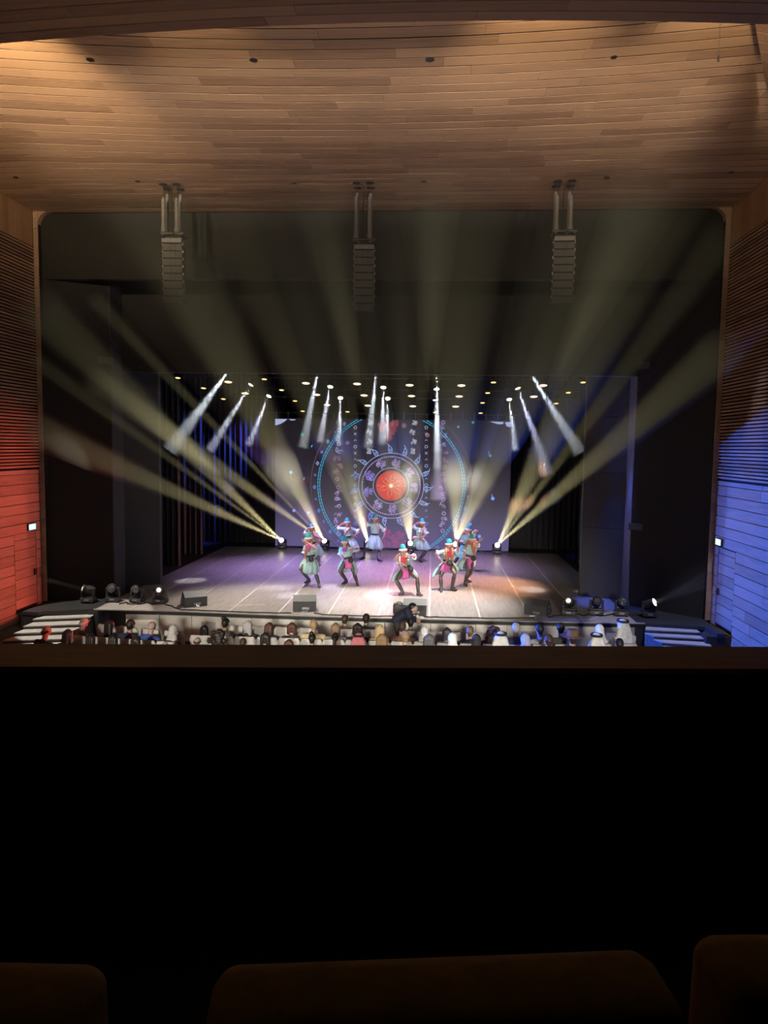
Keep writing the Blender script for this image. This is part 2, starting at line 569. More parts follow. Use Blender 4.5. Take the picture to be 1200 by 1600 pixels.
# ---- side walls
for side, sg in (('left', -1), ('right', 1)):
    xw = sg * WX
    xo = xw + sg * .2
    lo, hi = min(xw + sg * .06, xo), max(xw + sg * .06, xo)
    wr = structure(MB().box(lo, hi, 4.0, 18.8, ZF - .15, 12.2).build('wall_' + side, M_GAP))

    def slab(y0, y1, z0, z1, m, name='plank', d=.06, p=0.0):
        a, b = xw - sg * p, xw + sg * d
        return MB().box(min(a, b), max(a, b), y0, y1, z0, z1).build(name, m, wr)

    # lower horizontal boards around the hidden door
    dy0, dy1, dz1 = (17.42, 18.42, 3.0) if side == 'left' else (17.36, 18.36, 2.98)
    z = ZF
    while z < 4.55:
        z1 = min(z + .245, 4.58)
        segs = [(10.0, random.uniform(12.2, 13.4)), None]
        y0 = 10.0
        cuts = [10.0, random.uniform(12, 13.5), random.uniform(14.8, 16.9)]
        ends = dy0 if (z1 < dz1 + .1 and z > ZS - .1) else 18.66
        for c0, c1 in zip(cuts, cuts[1:] + [ends]):
            slab(c0, c1 - .012, z + .015, z1, M_WALLX, p=random.uniform(0, .008))
        if ends < 18.6:
            slab(dy1 + .015, 18.66, z + .015, z1, M_WALLX)
        z += .245
    # door: same boards, recessed joint all round
    dr = structure(MB().box(min(xw + sg * .03, xw + sg * .06), max(xw + sg * .03, xw + sg * .06), dy0 + .008, dy1, ZS + .02, dz1).build('door_1' if side == 'left' else 'door_2', M_GAP))
    z = ZS + .025
    while z < dz1 - .05:
        z1 = min(z + .245, dz1)
        MB().box(min(xw + sg * .004, xw + sg * .035), max(xw + sg * .004, xw + sg * .035), dy0 + .018, dy1 - .012, z + .014, z1).build('plank', M_WALLX, dr)
        z += .245
    hp = at(63, 890, X=-WX) if side == 'left' else at(1112, 919, X=WX)
    hb = MB().bbox((xw - sg * .02, min(hp.y, dy1 - .1), hp.z), (.02, .05, .08), .008)
    hb.tube([(xw - sg * .04, dy1 - .12, hp.z), (xw - sg * .08, dy1 - .12, hp.z), (xw - sg * .08, dy1 - .24, hp.z)], .012, 6)
    hb.build('door_handle', M_BODY, dr)
    # slats
    z = 4.64
    while z < 10.16:
        slab(8.6, 18.64, z, z + .046, M_SLAT, 'slat', d=.02, p=.02)
        z += .0795
    # upper upright boards
    y0 = 10.0
    while y0 < 18.6:
        y1 = min(y0 + .262, 18.66)
        slab(y0 + .002, y1 - .002, 10.20, 11.9 if y0 < 10 else 11.6, M_WALLZ, p=random.uniform(0, .004))
        y0 += .262
    # jamb against the stage portal, facing the hall, in short boards
    z = ZS if True else 0
    jamb = MB().box(min(sg * 8.455, xo), max(sg * 8.455, xo), 18.70, 18.82, ZF, ZC).build('jamb', M_GAP, wr)
    while z < ZC:
        z1 = min(z + .245, ZC)
        MB().box(min(sg * 8.457, xw), max(sg * 8.457, xw), 18.672, 18.70, z + .006, z1).build('plank', M_WALLX, wr)
        z += .245
    # exit sign
    ep = at(47, 823, X=-WX) if side == 'left' else at(1126, 847, X=WX)
    es = thing('exit_sign', 'small glowing pale cyan exit sign on red-lit wood wall' if side == 'left' else 'small glowing pale green exit sign on blue-lit wood wall', 'sign', (xw, ep.y, ep.z))
    MB().bbox((-sg * .03, 0, 0), (.03, .17, .085), .008).build('housing', M_BODY, es)
    MB().box(min(-sg * .061, -sg * .064), max(-sg * .061, -sg * .064), -.155, .155, -.07, .07).build('lit_panel', glow('exit_cyan' if sg < 0 else 'exit_green', (.45, .95, 1) if sg < 0 else (.55, 1, .8), 1.7), es)
    # running figure and arrow, white on the lit panel
    fg, ar = MB(), MB()
    xx = -sg * .066
    for (ya, za, yb, zb, t) in ((.0, .03, .01, -.005, .012), (.01, -.005, .04, -.045, .009), (.01, -.005, -.025, -.02, .009), (-.025, -.02, -.03, -.05, .009), (0, .022, -.035, .008, .007), (0, .022, .035, .01, .007), (-.13, 0, -.07, 0, .01), (-.13, 0, -.105, .022, .008), (-.13, 0, -.105, -.022, .008)):
        (fg if ya > -.06 else ar).tube([(xx, ya, za), (xx, yb, zb)], t / 2, 5)
    fg.lathe([(0, -.011), (.009, -.006), (.011, 0), (.009, .006), (0, .011)], 8, Matrix.Translation((xx, .0, .048)))
    fg.build('figure_pictogram', glow('exit_white', (.9, 1, 1), 2.2), es)
    ar.build('arrow_pictogram', MATS['exit_white'], es)

# rear shell of the hall, unseen but keeps the room closed
structure(MB().box(-WX - .3, WX + .3, -2.7, -2.5, 3.5, 12.3).build('wall_rear', M_GAP))
structure(MB().box(-WX - .3, WX + .3, -2.7, 8.3, 12.2, 12.3).build('ceiling_rear', M_GAP))

# ---- balcony parapet and wooden rail (runs slightly askew)
A = Vector((-WX, 2.79 + .103 * (-WX + .09), 0))
B = Vector((WX, 2.79 + .103 * (WX + .09), 0))
dr_ = (B - A).normalized()
nr = Vector((-dr_.y, dr_.x, 0))


def strip_block(d0, d1, z0, z1, name, m, bev=0):
    p = [A - nr * d1, B - nr * d1, B - nr * d0, A - nr * d0]
    return MB().prism([(q.x, q.y) for q in p], z0, z1).build(name, m)


ra = MB()
n = Vector((0, 0, 1))
pr = [(.0, -.075), (.0, -.012), (-.012, 0), (-.318, 0), (-.335, -.014), (-.335, -.075)]
vs = [A + nr * d + n * (4.5 + h) for d, h in pr] + [B + nr * d + n * (4.5 + h) for d, h in pr]
k = len(pr)
ra.add(vs, [list(range(k)), list(range(2 * k - 1, k - 1, -1))] + [(i, k + i, k + (i + 1) % k, (i + 1) % k) for i in range(k)])
structure(ra.build('trim_1', M_RAIL))
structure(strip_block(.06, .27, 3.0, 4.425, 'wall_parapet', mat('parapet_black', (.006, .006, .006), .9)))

# ---- stage
sf = structure(MB().prism([(-8.45, 17.45), (-8.02, 17.45), (-7.95, 17.6), (-6.85, 17.95), (-5.0, 18.02), (-3, 17.94), (0, 17.9), (3, 17.98), (5.5, 18.08), (6.85, 18.16), (8.2, 17.95), (8.25, 17.3), (8.45, 17.3), (8.45, 18.85), (8.45, 32), (-8.45, 32)], ZS - .08, ZS).build('floor_stage', M_BLACK2))
# vinyl rolls laid front to back with pale tape on the joints


def front_y(x):
    pts = [(-8.4, 17.5), (-6.85, 17.98), (-5.0, 18.05), (-3, 17.97), (0, 17.93), (3, 18.01), (5.5, 18.11), (6.85, 18.19), (8.4, 18.2)]
    for (xa, ya), (xb, yb) in zip(pts[:-1], pts[1:]):
        if xa <= x <= xb:
            return ya + (yb - ya) * (x - xa) / (xb - xa)
    return 18.2


edges = [-6.83] + [1.6 + 1.26 * k for k in range(-6, 4)] + [6.66]
for x0, x1 in zip(edges[:-1], edges[1:]):
    MB().prism([(x0 + .003, front_y(x0)), (x1 - .003, front_y(x1)), (x1 - .003, 29.9), (x0 + .003, 29.9)], ZS, ZS + .006).build('vinyl_roll', M_STAGE, sf)
for xe in edges[1:-1]:
    MB().box(xe - .017, xe + .017, front_y(xe) + .02, 29.8, ZS + .006, ZS + .009).build('tape_line', M_TAPE, sf)
for (xa, ya, xb, yb) in ((-3.6, 18.75, -2.7, 19.05), (5.6, 18.4, 6.2, 19.2)):
    d = Vector((yb - ya, xa - xb, 0)).normalized() * .014
    MB().prism([(xa - d.x, ya - d.y), (xb - d.x, yb - d.y), (xb + d.x, yb + d.y), (xa + d.x, ya + d.y)], ZS + .006, ZS + .0085).build('tape_line', M_TAPE, sf)
# front edge nosing
xs = [-6.85 + i * 13.7 / 40 for i in range(41)]
nb = MB()
for x0, x1 in zip(xs[:-1], xs[1:]):
    nb.add([(x0, front_y(x0) - .05, ZS - .018), (x1, front_y(x1) - .05, ZS - .018), (x1, front_y(x1) - .05, ZS + .008), (x0, front_y(x0) - .05, ZS + .008),
            (x0, front_y(x0), ZS - .018), (x1, front_y(x1), ZS - .018), (x1, front_y(x1), ZS + .008), (x0, front_y(x0), ZS + .008)],
           [(0, 1, 2, 3), (3, 2, 6, 7), (0, 4, 5, 1)])
nb.build('nosing', mat('nosing_grey', (.36, .33, .30), .5), sf)
# stage front: cream panels with fine joints, some with square vents
wf = structure(MB().prism([(-6.85, 18.06), (-5.0, 18.12), (-3, 18.04), (0, 18.0), (3, 18.08), (5.5, 18.18), (6.85, 18.26), (6.85, 18.5), (-6.85, 18.5)], ZF, ZS - .08).build('wall_stage_front', M_BLACK2))
px_edges = [195, 247, 298, 345, 393, 461, 531, 601, 673, 744, 793, 845, 900, 950, 1000]
xe = [at(p, 960 + (p - 200) * .022, Y=17.98).x for p in px_edges]
for i, (x0, x1) in enumerate(zip(xe[:-1], xe[1:])):
    y0, y1 = front_y(x0) + .02, front_y(x1) + .02
    MB().prism([(x0 + .006, y0), (x1 - .006, y1), (x1 - .006, y1 + .05), (x0 + .006, y0 + .05)], ZF + .02, ZS - .125).build('panel', M_CREAM, wf)  # panels stop low so the black strip above imitates the nosing's shadow
    if i in (2, 4, 6, 10):
        xm = x0 + (x1 - x0) * .62
        hw = .22
        ym = y0 + (y1 - y0) * .62
        MB().box(xm - hw, xm + hw, ym - .006, ym + .03, ZF + .28, ZS - .26).build('vent', M_VENT, wf)
MB().prism([(-7.15, 17.98), (-6.5, 18.04), (-6.5, 18.09), (-7.15, 18.05)], ZF, ZS - .03).build('panel', M_DARKGREY, wf)
MB().prism([(6.62, 18.15), (7.0, 18.18), (7.0, 18.3), (6.62, 18.3)], ZF, ZS - .03).build('panel', M_BLACK2, wf)

# ---- stage portal, nested black frames
pl = structure(MB().prism([(-8.455, 18.84), (-6.97, 19.45), (-6.97, 19.6), (-8.455, 19.0)], ZS, ZC).build('wall_portal_left', M_BLACK))
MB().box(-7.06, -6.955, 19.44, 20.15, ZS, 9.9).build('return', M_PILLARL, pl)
p2_ = structure(MB().prism([(8.455, 18.84), (6.97, 20.25), (6.97, 20.4), (8.455, 19.0)], ZS, ZC).build('wall_portal_right', M_BLACK))
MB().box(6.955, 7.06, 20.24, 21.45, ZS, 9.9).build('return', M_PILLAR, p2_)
for (par, px, py, Yv) in ((pl, 153, 560, 18.95), (p2_, 1013, 567, 19.6), (p2_, 1000, 826, 19.7)):
    c = at(px, py, Y=Yv)
    if par is p2_:
        c.y = 18.84 + (8.455 - c.x) * (1.41 / 1.485) - .03
        ang = -math.atan2(1.41, 1.485)
    else:
        c.y = 18.84 + (c.x + 8.455) * (.61 / 1.485) - .03
        ang = math.atan2(.61, 1.485)
    g = MB()
    M = Matrix.Translation(c) @ Matrix.Rotation(ang, 4, 'Z')
    g.bbox((0, 0, 0), (.2, .012, .09), .004, M=M)
    for q in range(6):
        g.bbox((0, -.014, -.07 + q * .028), (.17, .006, .006), 0, M=M)
    g.build('vent_grille', M_DARKGREY, par)
h1 = structure(MB().prism([(-8.455, 18.85), (8.455, 18.85), (8.455, 19.05), (-8.455, 19.05)], 9.44, ZC + .3).build('wall_header', mat('header_charcoal', (.022, .022, .020), .9)))
structure(MB().box(-7.3, 7.3, 20.2, 20.45, 7.24, 12.0).build('wall_header_inner', mat('header_charcoal_2', (.026, .026, .024), .85)))
structure(MB().box(-9, 9, 19.0, 20.3, 11.9, 12.0).build('ceiling_portal', M_GAP))
# rounded corners of the opening
for sg in (-1, 1):
    cx, cz, rr = sg * (8.455 - .3), ZC - .3, .3
    pts = [(sg * 8.456, ZC)] + [(cx + sg * rr * math.cos(a), cz + rr * math.sin(a)) for a in [math.pi / 2 * i / 8 for i in range(9)]]
    b = MB()
    m_ = len(pts)
    b.add([(p[0], 18.68, p[1]) for p in pts] + [(p[0], 18.84, p[1]) for p in pts], [list(range(m_)), list(range(2 * m_ - 1, m_ - 1, -1))] + [(i, m_ + i, m_ + (i + 1) % m_, (i + 1) % m_) for i in range(m_)])
    structure(b.build('trim_2' if sg < 0 else 'trim_3', M_WALLX))
# hard legs standing behind the portal
for nm, q, lab in (('left', [(-7.45, 20.75), (-6.43, 21.42), (-6.43, 21.6), (-7.45, 20.95)], ''), ('right', [(6.95, 20.9), (5.88, 21.3), (5.88, 21.5), (6.95, 21.1)], '')):
    lg = thing('masking_flat', 'tall dark grey masking flat left of the stage opening' if nm == 'left' else 'tall grey-lit masking flat right of the stage opening', 'stage flat', ((q[0][0] + q[1][0]) / 2, q[0][1], ZS))
    off = lg.location
    zz = [ZS, 3.1, 4.65, 6.2, 7.9]
    for z0, z1 in zip(zz[:-1], zz[1:]):
        MB().prism(q, z0 + .004, z1 - .004).build('panel', mat('flat_charcoal', (.05, .05, .05), .6), lg, off)

# stage house
structure(MB().box(-11.5, 11.5, 32.0, 32.2, 0.5, 12.2).build('wall_stage_back', M_BLACK2))
structure(MB().box(-11.7, -11.5, 19.0, 32.2, 0.5, 12.2).build('wall_stage_left', M_BLACK2))
structure(MB().box(11.5, 11.7, 19.0, 32.2, 0.5, 12.2).build('wall_stage_right', M_BLACK2))
structure(MB().box(-11.7, 11.7, 20.3, 32.2, 12.0, 12.2).build('ceiling_stage', M_BLACK2))
structure(MB().box(-11.6, -8.44, 19.0, 32, ZS - .2, ZS - .01).build('floor_wing_left', M_BLACK2))
structure(MB().box(8.44, 11.6, 19.0, 32, ZS - .2, ZS - .01).build('floor_wing_right', M_BLACK2))


def drape(xa, ya, xb, yb, z0, z1, pleats, amp, label):
    n_ = pleats * 8
    d = Vector((xb - xa, yb - ya, 0))
    nn = Vector((-d.y, d.x, 0)).normalized()
    b = MB()
    rows = [z0 + .02, z0 + (z1 - z0) * .5, z1]
    vs, fs = [], []
    for r_, zz in enumerate(rows):
        for i in range(n_ + 1):
            t = i / n_
            ph = 2 * math.pi * pleats * t
            a = amp * (math.sin(ph) + .35 * math.sin(ph * .37 + 1.3)) * (1.1 - .3 * r_ / 2)
            p = Vector((xa, ya, 0)) + d * t + nn * a
            vs.append((p.x, p.y, zz))
    m_ = n_ + 1
    back = len(vs)
    vs += [(v[0] + nn.x * .015, v[1] + nn.y * .015, v[2]) for v in vs]
    for r_ in range(2):
        for i in range(n_):
            a = r_ * m_ + i
            fs.append((a, a + 1, a + 1 + m_, a + m_))
            fs.append((back + a, back + a + m_, back + a + 1 + m_, back + a + 1))
    o = b.add(vs, fs).build('stage_curtain', M_DRAPE, None, ((xa + xb) / 2, (ya + yb) / 2, z0), smooth=True)
    return tag(o, label, 'curtain')


drape(-9.6, 24.9, -6.93, 24.65, ZS + .006, 9.5, 13, .06, 'black pleated side curtain nearest the left masking flat')
drape(-9.8, 27.6, -7.02, 27.4, ZS + .006, 9.5, 13, .07, 'second black side curtain on the left, behind the first, lit blue')
drape(9.6, 24.9, 6.62, 24.65, ZS + .006, 9.5, 13, .06, 'black pleated side curtain nearest the right masking flat')
drape(9.8, 27.6, 6.9, 27.4, ZS + .006, 9.5, 13, .07, 'second dark side curtain on the right, behind the first')
drape(-9.9, 31.2, -4.0, 31.2, ZS - .01, 10.5, 26, .08, 'black back curtain left of the led screen with blue streaks')
drape(4.0, 31.2, 9.9, 31.2, ZS - .01, 10.5, 26, .08, 'black back curtain right of the led screen')

# ---- stairs at both ends of the stage
def stairs(label, nosings, back, rise, z0):
    """treads between successive nosing lines, each step a block with its own tread"""
    rows = [back] + [(at(*a, Z=z0 - rise * k), at(*b, Z=z0 - rise * k)) for k, (a, b) in enumerate(nosings)]
    c = (rows[1][0] + rows[1][1]) / 2
    st = thing('stage_stairs', label, 'stairs', (c.x, c.y, ZF))
    for k in range(1, len(rows)):
        (a, b), (pa, pb) = rows[k], rows[k - 1]
        z = z0 - rise * (k - 1)
        s_ = MB().prism([(a.x + .01, a.y + .03), (b.x - .01, b.y + .03), (pb.x, pb.y + .02), (pa.x, pa.y + .02)], ZF, z - .025).build('step', M_RISER, st, st.location)
        MB().prism([(a.x, a.y), (b.x, b.y), (pb.x, pb.y + .025), (pa.x, pa.y + .025)], z - .025, z).build('tread', M_TREAD, s_, st.location)


stairs('grey stairs to the stage beside the red-lit wall, half in light',
       [((67, 956.5), (148, 954)), ((51, 967.5), (141, 964)), ((36, 978.5), (126, 975)), ((20, 989.5), (112, 986)), ((3, 1001), (100, 998)), ((-14, 1013), (86, 1010))],
       (Vector((-8.0, 17.62, 0)), Vector((-6.86, 17.93, 0))), .082, 1.05)
stairs('grey stairs to the stage beside the blue-lit wall',
       [((1008, 983.5), (1098, 988)), ((1022, 993.5), (1105, 998)), ((1035, 1003.5), (1112, 1009)), ((1048, 1014), (1118, 1019))],
       (Vector((6.9, 18.2, 0)), Vector((8.2, 17.96, 0))), .085, 1.02)
structure(MB().prism([(-6.72, 17.9), (-6.62, 18.03), (-7.0, 18.03), (-7.0, 17.9)], ZF, ZS - .03).build('trim_4', M_BLACK2))
for sg in (-1, 1):
    structure(MB().box(min(sg * 8.02, sg * 8.5), max(sg * 8.02, sg * 8.5), 17.46 if sg < 0 else 17.33, 18.6, ZF, ZS - .08).build('wall_apron_left' if sg < 0 else 'wall_apron_right', M_BLACK2))
# ================================================================== LED SCREEN
SY = 30.0
scr = thing('led_screen', 'wide led screen at the back of the stage showing mandala graphics', 'screen', (-.03, SY, ZS))
SX0, SX1, SZ0, SZ1 = -4.79, 4.73, 1.17, 6.39
MB().bbox(((SX0 + SX1) / 2, SY + .07, (SZ0 + SZ1) / 2), ((SX1 - SX0) / 2, .06, (SZ1 - SZ0) / 2), .01).build('cabinet', M_BODY, scr, scr.location)
MB().box(SX0, SX1, SY - .1, SY + .3, ZS, SZ0 - .02).build('plinth', M_BODY, scr, scr.location)
# screen background: violet stage wash at its foot painted into the emission
m, nt, b = nodes_of('screen_painted_wash')
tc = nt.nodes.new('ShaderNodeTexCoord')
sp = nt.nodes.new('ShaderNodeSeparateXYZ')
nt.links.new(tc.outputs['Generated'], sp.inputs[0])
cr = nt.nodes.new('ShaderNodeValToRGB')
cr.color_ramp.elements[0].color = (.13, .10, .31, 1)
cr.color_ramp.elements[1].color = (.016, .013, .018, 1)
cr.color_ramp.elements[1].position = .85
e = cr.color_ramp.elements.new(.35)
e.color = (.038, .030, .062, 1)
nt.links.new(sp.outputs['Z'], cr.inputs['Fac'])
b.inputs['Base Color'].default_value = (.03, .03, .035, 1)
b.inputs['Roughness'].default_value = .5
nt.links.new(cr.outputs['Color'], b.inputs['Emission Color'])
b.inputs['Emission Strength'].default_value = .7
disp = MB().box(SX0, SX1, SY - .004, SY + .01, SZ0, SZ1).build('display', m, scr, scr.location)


def gp(px, py):
    p = at(px, py, Y=SY - .01)
    return (p.x, p.z)


CX, CZ = gp(611, 759)
K = .02568      # metres per photo pixel on the screen


class Gfx:
    def __init__(s, layer=0):
        s.b = MB()
        s.y = SY - .010 - layer * .002

    def line(s, pts, w, closed=False):
        n = len(pts)
        vs = []
        ok = [min(max(p[1], SZ0 + .01), SZ1 - .01) for p in pts]
        for i in range(n):
            p, q = (pts[i - 1] if (i or closed) else pts[0]), (pts[(i + 1) % n] if (i < n - 1 or closed) else pts[-1])
            t = Vector((q[0] - p[0], q[1] - p[1]))
            if t.length < 1e-9:
                t = Vector((1, 0))
            t.normalize()
            x, z = pts[i]
            vs.append((x - t.y * w / 2, s.y, z + t.x * w / 2))
            vs.append((x + t.y * w / 2, s.y, z - t.x * w / 2))
        fs = []
        for i in range(n if closed else n - 1):
            j = (i + 1) % n
            if pts[i][1] > SZ1 - .02 or pts[j][1] > SZ1 - .02 or pts[i][1] < SZ0 + .02 or pts[j][1] < SZ0 + .02:
                continue
            fs.append((2 * i, 2 * i + 1, 2 * j + 1, 2 * j))
        s.b.add(vs, fs)
        return s

    def circle(s, x, z, r, w, a0=0, a1=360, n=64):
        pts = [(x + r * math.cos(R(a0 + (a1 - a0) * i / n)), z + r * math.sin(R(a0 + (a1 - a0) * i / n))) for i in range(n + 1)]
        return s.line(pts, w)

    def disc(s, x, z, r, n=40):
        vs = [(x, s.y, z)] + [(x + r * math.cos(2 * math.pi * i / n), s.y, z + r * math.sin(2 * math.pi * i / n)) for i in range(n)]
        s.b.add(vs, [(0, 1 + (i + 1) % n, 1 + i) for i in range(n)])
        return s

    def poly(s, pts):
        s.b.add([(x, s.y, z) for x, z in pts], [list(range(len(pts)))[::-1]])
        return s

    def build(s, name, m, parent=None):
        return s.b.build(name, m, parent or disp, scr.location)


G_CYAN = glow('picture_cyan', (.03, .50, .78), 1.0)
G_BLUE = glow('picture_blue', (.14, .28, .95), 1.2)
G_PALEB = glow('picture_pale_blue', (.34, .52, .98), 1.1)
G_LAV = glow('picture_lavender', (.52, .40, .80), .95)
G_PINK = glow('picture_pink', (.66, .30, .38), .75)
G_RED = glow('picture_red', (.62, .10, .09), .7)
G_WHITE = glow('picture_white', (.62, .62, .68), 1.0)
G_ICE = glow('picture_ice', (.42, .46, .72), 1.0)
G_TEAL = glow('picture_teal', (.03, .42, .42), .8)
G_ORANGE = glow('picture_orange', (.65, .40, .25), .35)
G_MAG = glow('picture_magenta', (.55, .10, .30), .6)
G_GOLD = glow('picture_gold', (.95, .36, .16), .95)
rnd = random.Random(5)

# cyan double ring, dashed
g = Gfx(1)
for i in range(132):
    a = i * 360 / 132
    g.circle(CX, CZ, 113.3 * K, 1.0 * K, a, a + 2.2, 4)
    g.circle(CX, CZ, 116.3 * K, 1.0 * K, a, a + 2.2, 4)
g.build('ring_graphic', G_CYAN)['kind'] = 'stuff'
Gfx(1).circle(CX, CZ, 127.5 * K, .5 * K, 0, 360, 100).build('ring_graphic', G_ORANGE)['kind'] = 'stuff'
g = Gfx(1)
g.circle(CX, CZ, 51.5 * K, .75 * K)
g.circle(CX, CZ, 28.2 * K, .7 * K)
g.build('ring_graphic', G_ICE)['kind'] = 'stuff'
g = Gfx(1)
for i in range(84):
    a = i * 360 / 84
    g.circle(CX, CZ, 45.8 * K, 1.3 * K, a, a + (2.6 if i % 5 else 3.4), 2)
g.build('ring_graphic', G_LAV)['kind'] = 'stuff'

# red sun disc: orange towards its middle
m, nt, b = nodes_of('picture_sun')
tc = nt.nodes.new('ShaderNodeTexCoord')
ln = nt.nodes.new('ShaderNodeVectorMath')
ln.operation = 'DISTANCE'
nt.links.new(tc.outputs['Generated'], ln.inputs[0])
ln.inputs[1].default_value = (.5, 0, .5)
nz = nt.nodes.new('ShaderNodeTexNoise')
nz.inputs['Scale'].default_value = 3.0
nt.links.new(tc.outputs['Generated'], nz.inputs['Vector'])
ma = nt.nodes.new('ShaderNodeMath')
ma.operation = 'MULTIPLY_ADD'
nt.links.new(nz.outputs['Fac'], ma.inputs[0])
ma.inputs[1].default_value = .25
nt.links.new(ln.outputs['Value'], ma.inputs[2])
cr = nt.nodes.new('ShaderNodeValToRGB')
cr.color_ramp.elements[0].color = (1, .55, .16, 1)
cr.color_ramp.elements[0].position = .1
cr.color_ramp.elements[1].color = (.62, .045, .04, 1)
cr.color_ramp.elements[1].position = .62
e = cr.color_ramp.elements.new(.3)
e.color = (.85, .12, .05, 1)
nt.links.new(ma.outputs[0], cr.inputs['Fac'])
b.inputs['Base Color'].default_value = (.03, .02, .02, 1)
nt.links.new(cr.outputs['Color'], b.inputs['Emission Color'])
b.inputs['Emission Strength'].default_value = .9
sun = Gfx(1).disc(CX, CZ, 23.6 * K).build('sun_graphic', m)


def blossom(g, x, z, r, w, seed, petals=5):
    q = random.Random(seed)
    for k in range(petals):
        a = 2 * math.pi * k / petals + q.random()
        cx, cz, rr = x + r * .58 * math.cos(a), z + r * .58 * math.sin(a), r * q.uniform(.28, .42)
        g.circle(cx, cz, rr, w, q.uniform(0, 90), q.uniform(290, 390), 12)
        g.circle(cx, cz, rr * .45, w, 0, 300, 8)
    g.circle(x, z, r * .22, w, 0, 360, 10)


g = Gfx(2)
for k in range(6):
    a = k * 60 + 20
    pts = []
    for i in range(17):
        t = i / 16
        rr = 18.5 * K * (.12 + .88 * math.sin(math.pi * t) ** .8)
        pts.append((CX + rr * math.cos(R(a + (t - .5) * 52)), CZ + rr * math.sin(R(a + (t - .5) * 52))))
    g.line(pts, .38 * K)
    g.circle(CX + 11 * K * math.cos(R(a)), CZ + 11 * K * math.sin(R(a)), 3 * K, .35 * K, 0, 320, 12)
g.line([(CX - 23 * K, CZ), (CX + 23 * K, CZ)], .4 * K)
for k in range(12):
    a = R(k * 30)
    g.line([(CX, CZ), (CX + (6.5 if k % 2 else 4.5) * K * math.cos(a), CZ + (6.5 if k % 2 else 4.5) * K * math.sin(a))], .6 * K)
g.build('sun_line_graphic', G_GOLD, sun)
Gfx(3).disc(CX, CZ, 2.6 * K, 16).build('sun_core_graphic', glow('picture_core', (1, .8, .45), 1.5), sun)
# blossoms between the rings
for k in range(9):
    a = R(116 + 40 * k)
    g = Gfx(1)
    blossom(g, CX + 36.6 * K * math.cos(a), CZ + 36.6 * K * math.sin(a), 8.2 * K, .55 * K, 40 + k, 6)
    g.build('blossom_graphic', G_LAV if k not in (1, 2) else glow('picture_violet', (.34, .28, .92), 1.05))
# paisleys around the ring
for k in range(15):
    a = 92 + 24 * k
    if k in (7, 8):
        pass
    ca, sa = math.cos(R(a)), math.sin(R(a))
    g = Gfx(1)
    pts = []
    for i in range(25):
        t = 2 * math.pi * i / 24
        u = 5.6 * math.cos(t)
        v = 3.6 * math.sin(t) * (1 - .45 * (u / 5.6 + 1) / 2)
        v += .16 * max(0, u) ** 2 * .5
        rr, tt = 57.5 + u, v
        pts.append((CX + K * (rr * ca - tt * sa), CZ + K * (rr * sa + tt * ca)))
    g.line(pts, .75 * K, True)
    tip = []
    for i in range(6):
        t = i / 5
        rr, tt = 62.5 + 4.0 * t, 1.5 + 4.2 * t * t
        tip.append((CX + K * (rr * ca - tt * sa), CZ + K * (rr * sa + tt * ca)))
    g.line(tip, .7 * K)
    g.circle(CX + 56.3 * K * ca, CZ + 56.3 * K * sa, 1.6 * K, .6 * K, 0, 360, 10)
    g.build('paisley_graphic', G_BLUE if 3 <= k <= 6 else G_PALEB)


def squiggle(g, x, z, w, h, lw, q, n=3):
    for _ in range(n):
        kind = q.random()
        cx, cz = x + q.uniform(-.35, .35) * w, z + q.uniform(-.3, .3) * h
        if kind < .35:
            g.circle(cx, cz, q.uniform(.15, .3) * h, lw, q.uniform(0, 180), q.uniform(260, 500), 12)
        elif kind < .7:
            a0 = q.uniform(0, 6)
            g.line([(cx + w * .3 * (i / 6 - .5), cz + h * .22 * math.sin(a0 + i * 1.3)) for i in range(7)], lw)
        else:
            g.line([(cx - w * .2, cz - h * .2), (cx, cz + h * .2), (cx + w * .2, cz - h * .15)], lw)


# columns of ornament down the picture
for (px, w, mats) in ((528, 15, (G_WHITE, G_PINK, G_LAV)), (693, 14, (G_LAV, G_PINK, G_LAV)), (577, 11, (G_WHITE, G_WHITE, G_PALEB)), (646, 11, (G_WHITE, G_WHITE, G_PALEB))):
    yy = 660
    end = 838 if w > 12 else 712
    i = 0
    while yy < end:
        g = Gfx(1)
        x, z = gp(px + rnd.uniform(-1.5, 1.5), yy)
        if w > 12:
            if rnd.random() < .72:
                squiggle(g, x, z, w * K, 10 * K, .6 * K, rnd, 4)
            else:
                g.circle(x, z, 2.6 * K, .8 * K, 0, 360, 12)
            yy += rnd.uniform(8, 13)
        else:
            blossom(g, x, z, 5.2 * K, .5 * K, int(yy), 4)
            yy += 15
        if g.b.f:
            g.build('motif_graphic', mats[min(2, int((yy - 655) / 62))])
        i += 1
for px in (555, 666):
    yy = 668
    i = 0
    while yy < 840:
        g = Gfx(1)
        x, z = gp(px, yy)
        if i % 3 == 0:
            g.circle(x, z, 2.2 * K, .6 * K, 0, 360, 12)
        elif i % 3 == 1:
            g.line([(x - 2 * K, z - 2 * K), (x + 2 * K, z + 2 * K)], .5 * K)
            g.line([(x - 2 * K, z + 2 * K), (x + 2 * K, z - 2 * K)], .5 * K)
        else:
            g.line([(x - 2 * K, z - 1 * K), (x, z + 1.4 * K), (x + 2 * K, z - 1 * K)], .6 * K)
        g.build('symbol_graphic', G_WHITE if yy < 720 else (G_PALEB if yy < 790 else G_BLUE))
        yy += 10
        i += 1
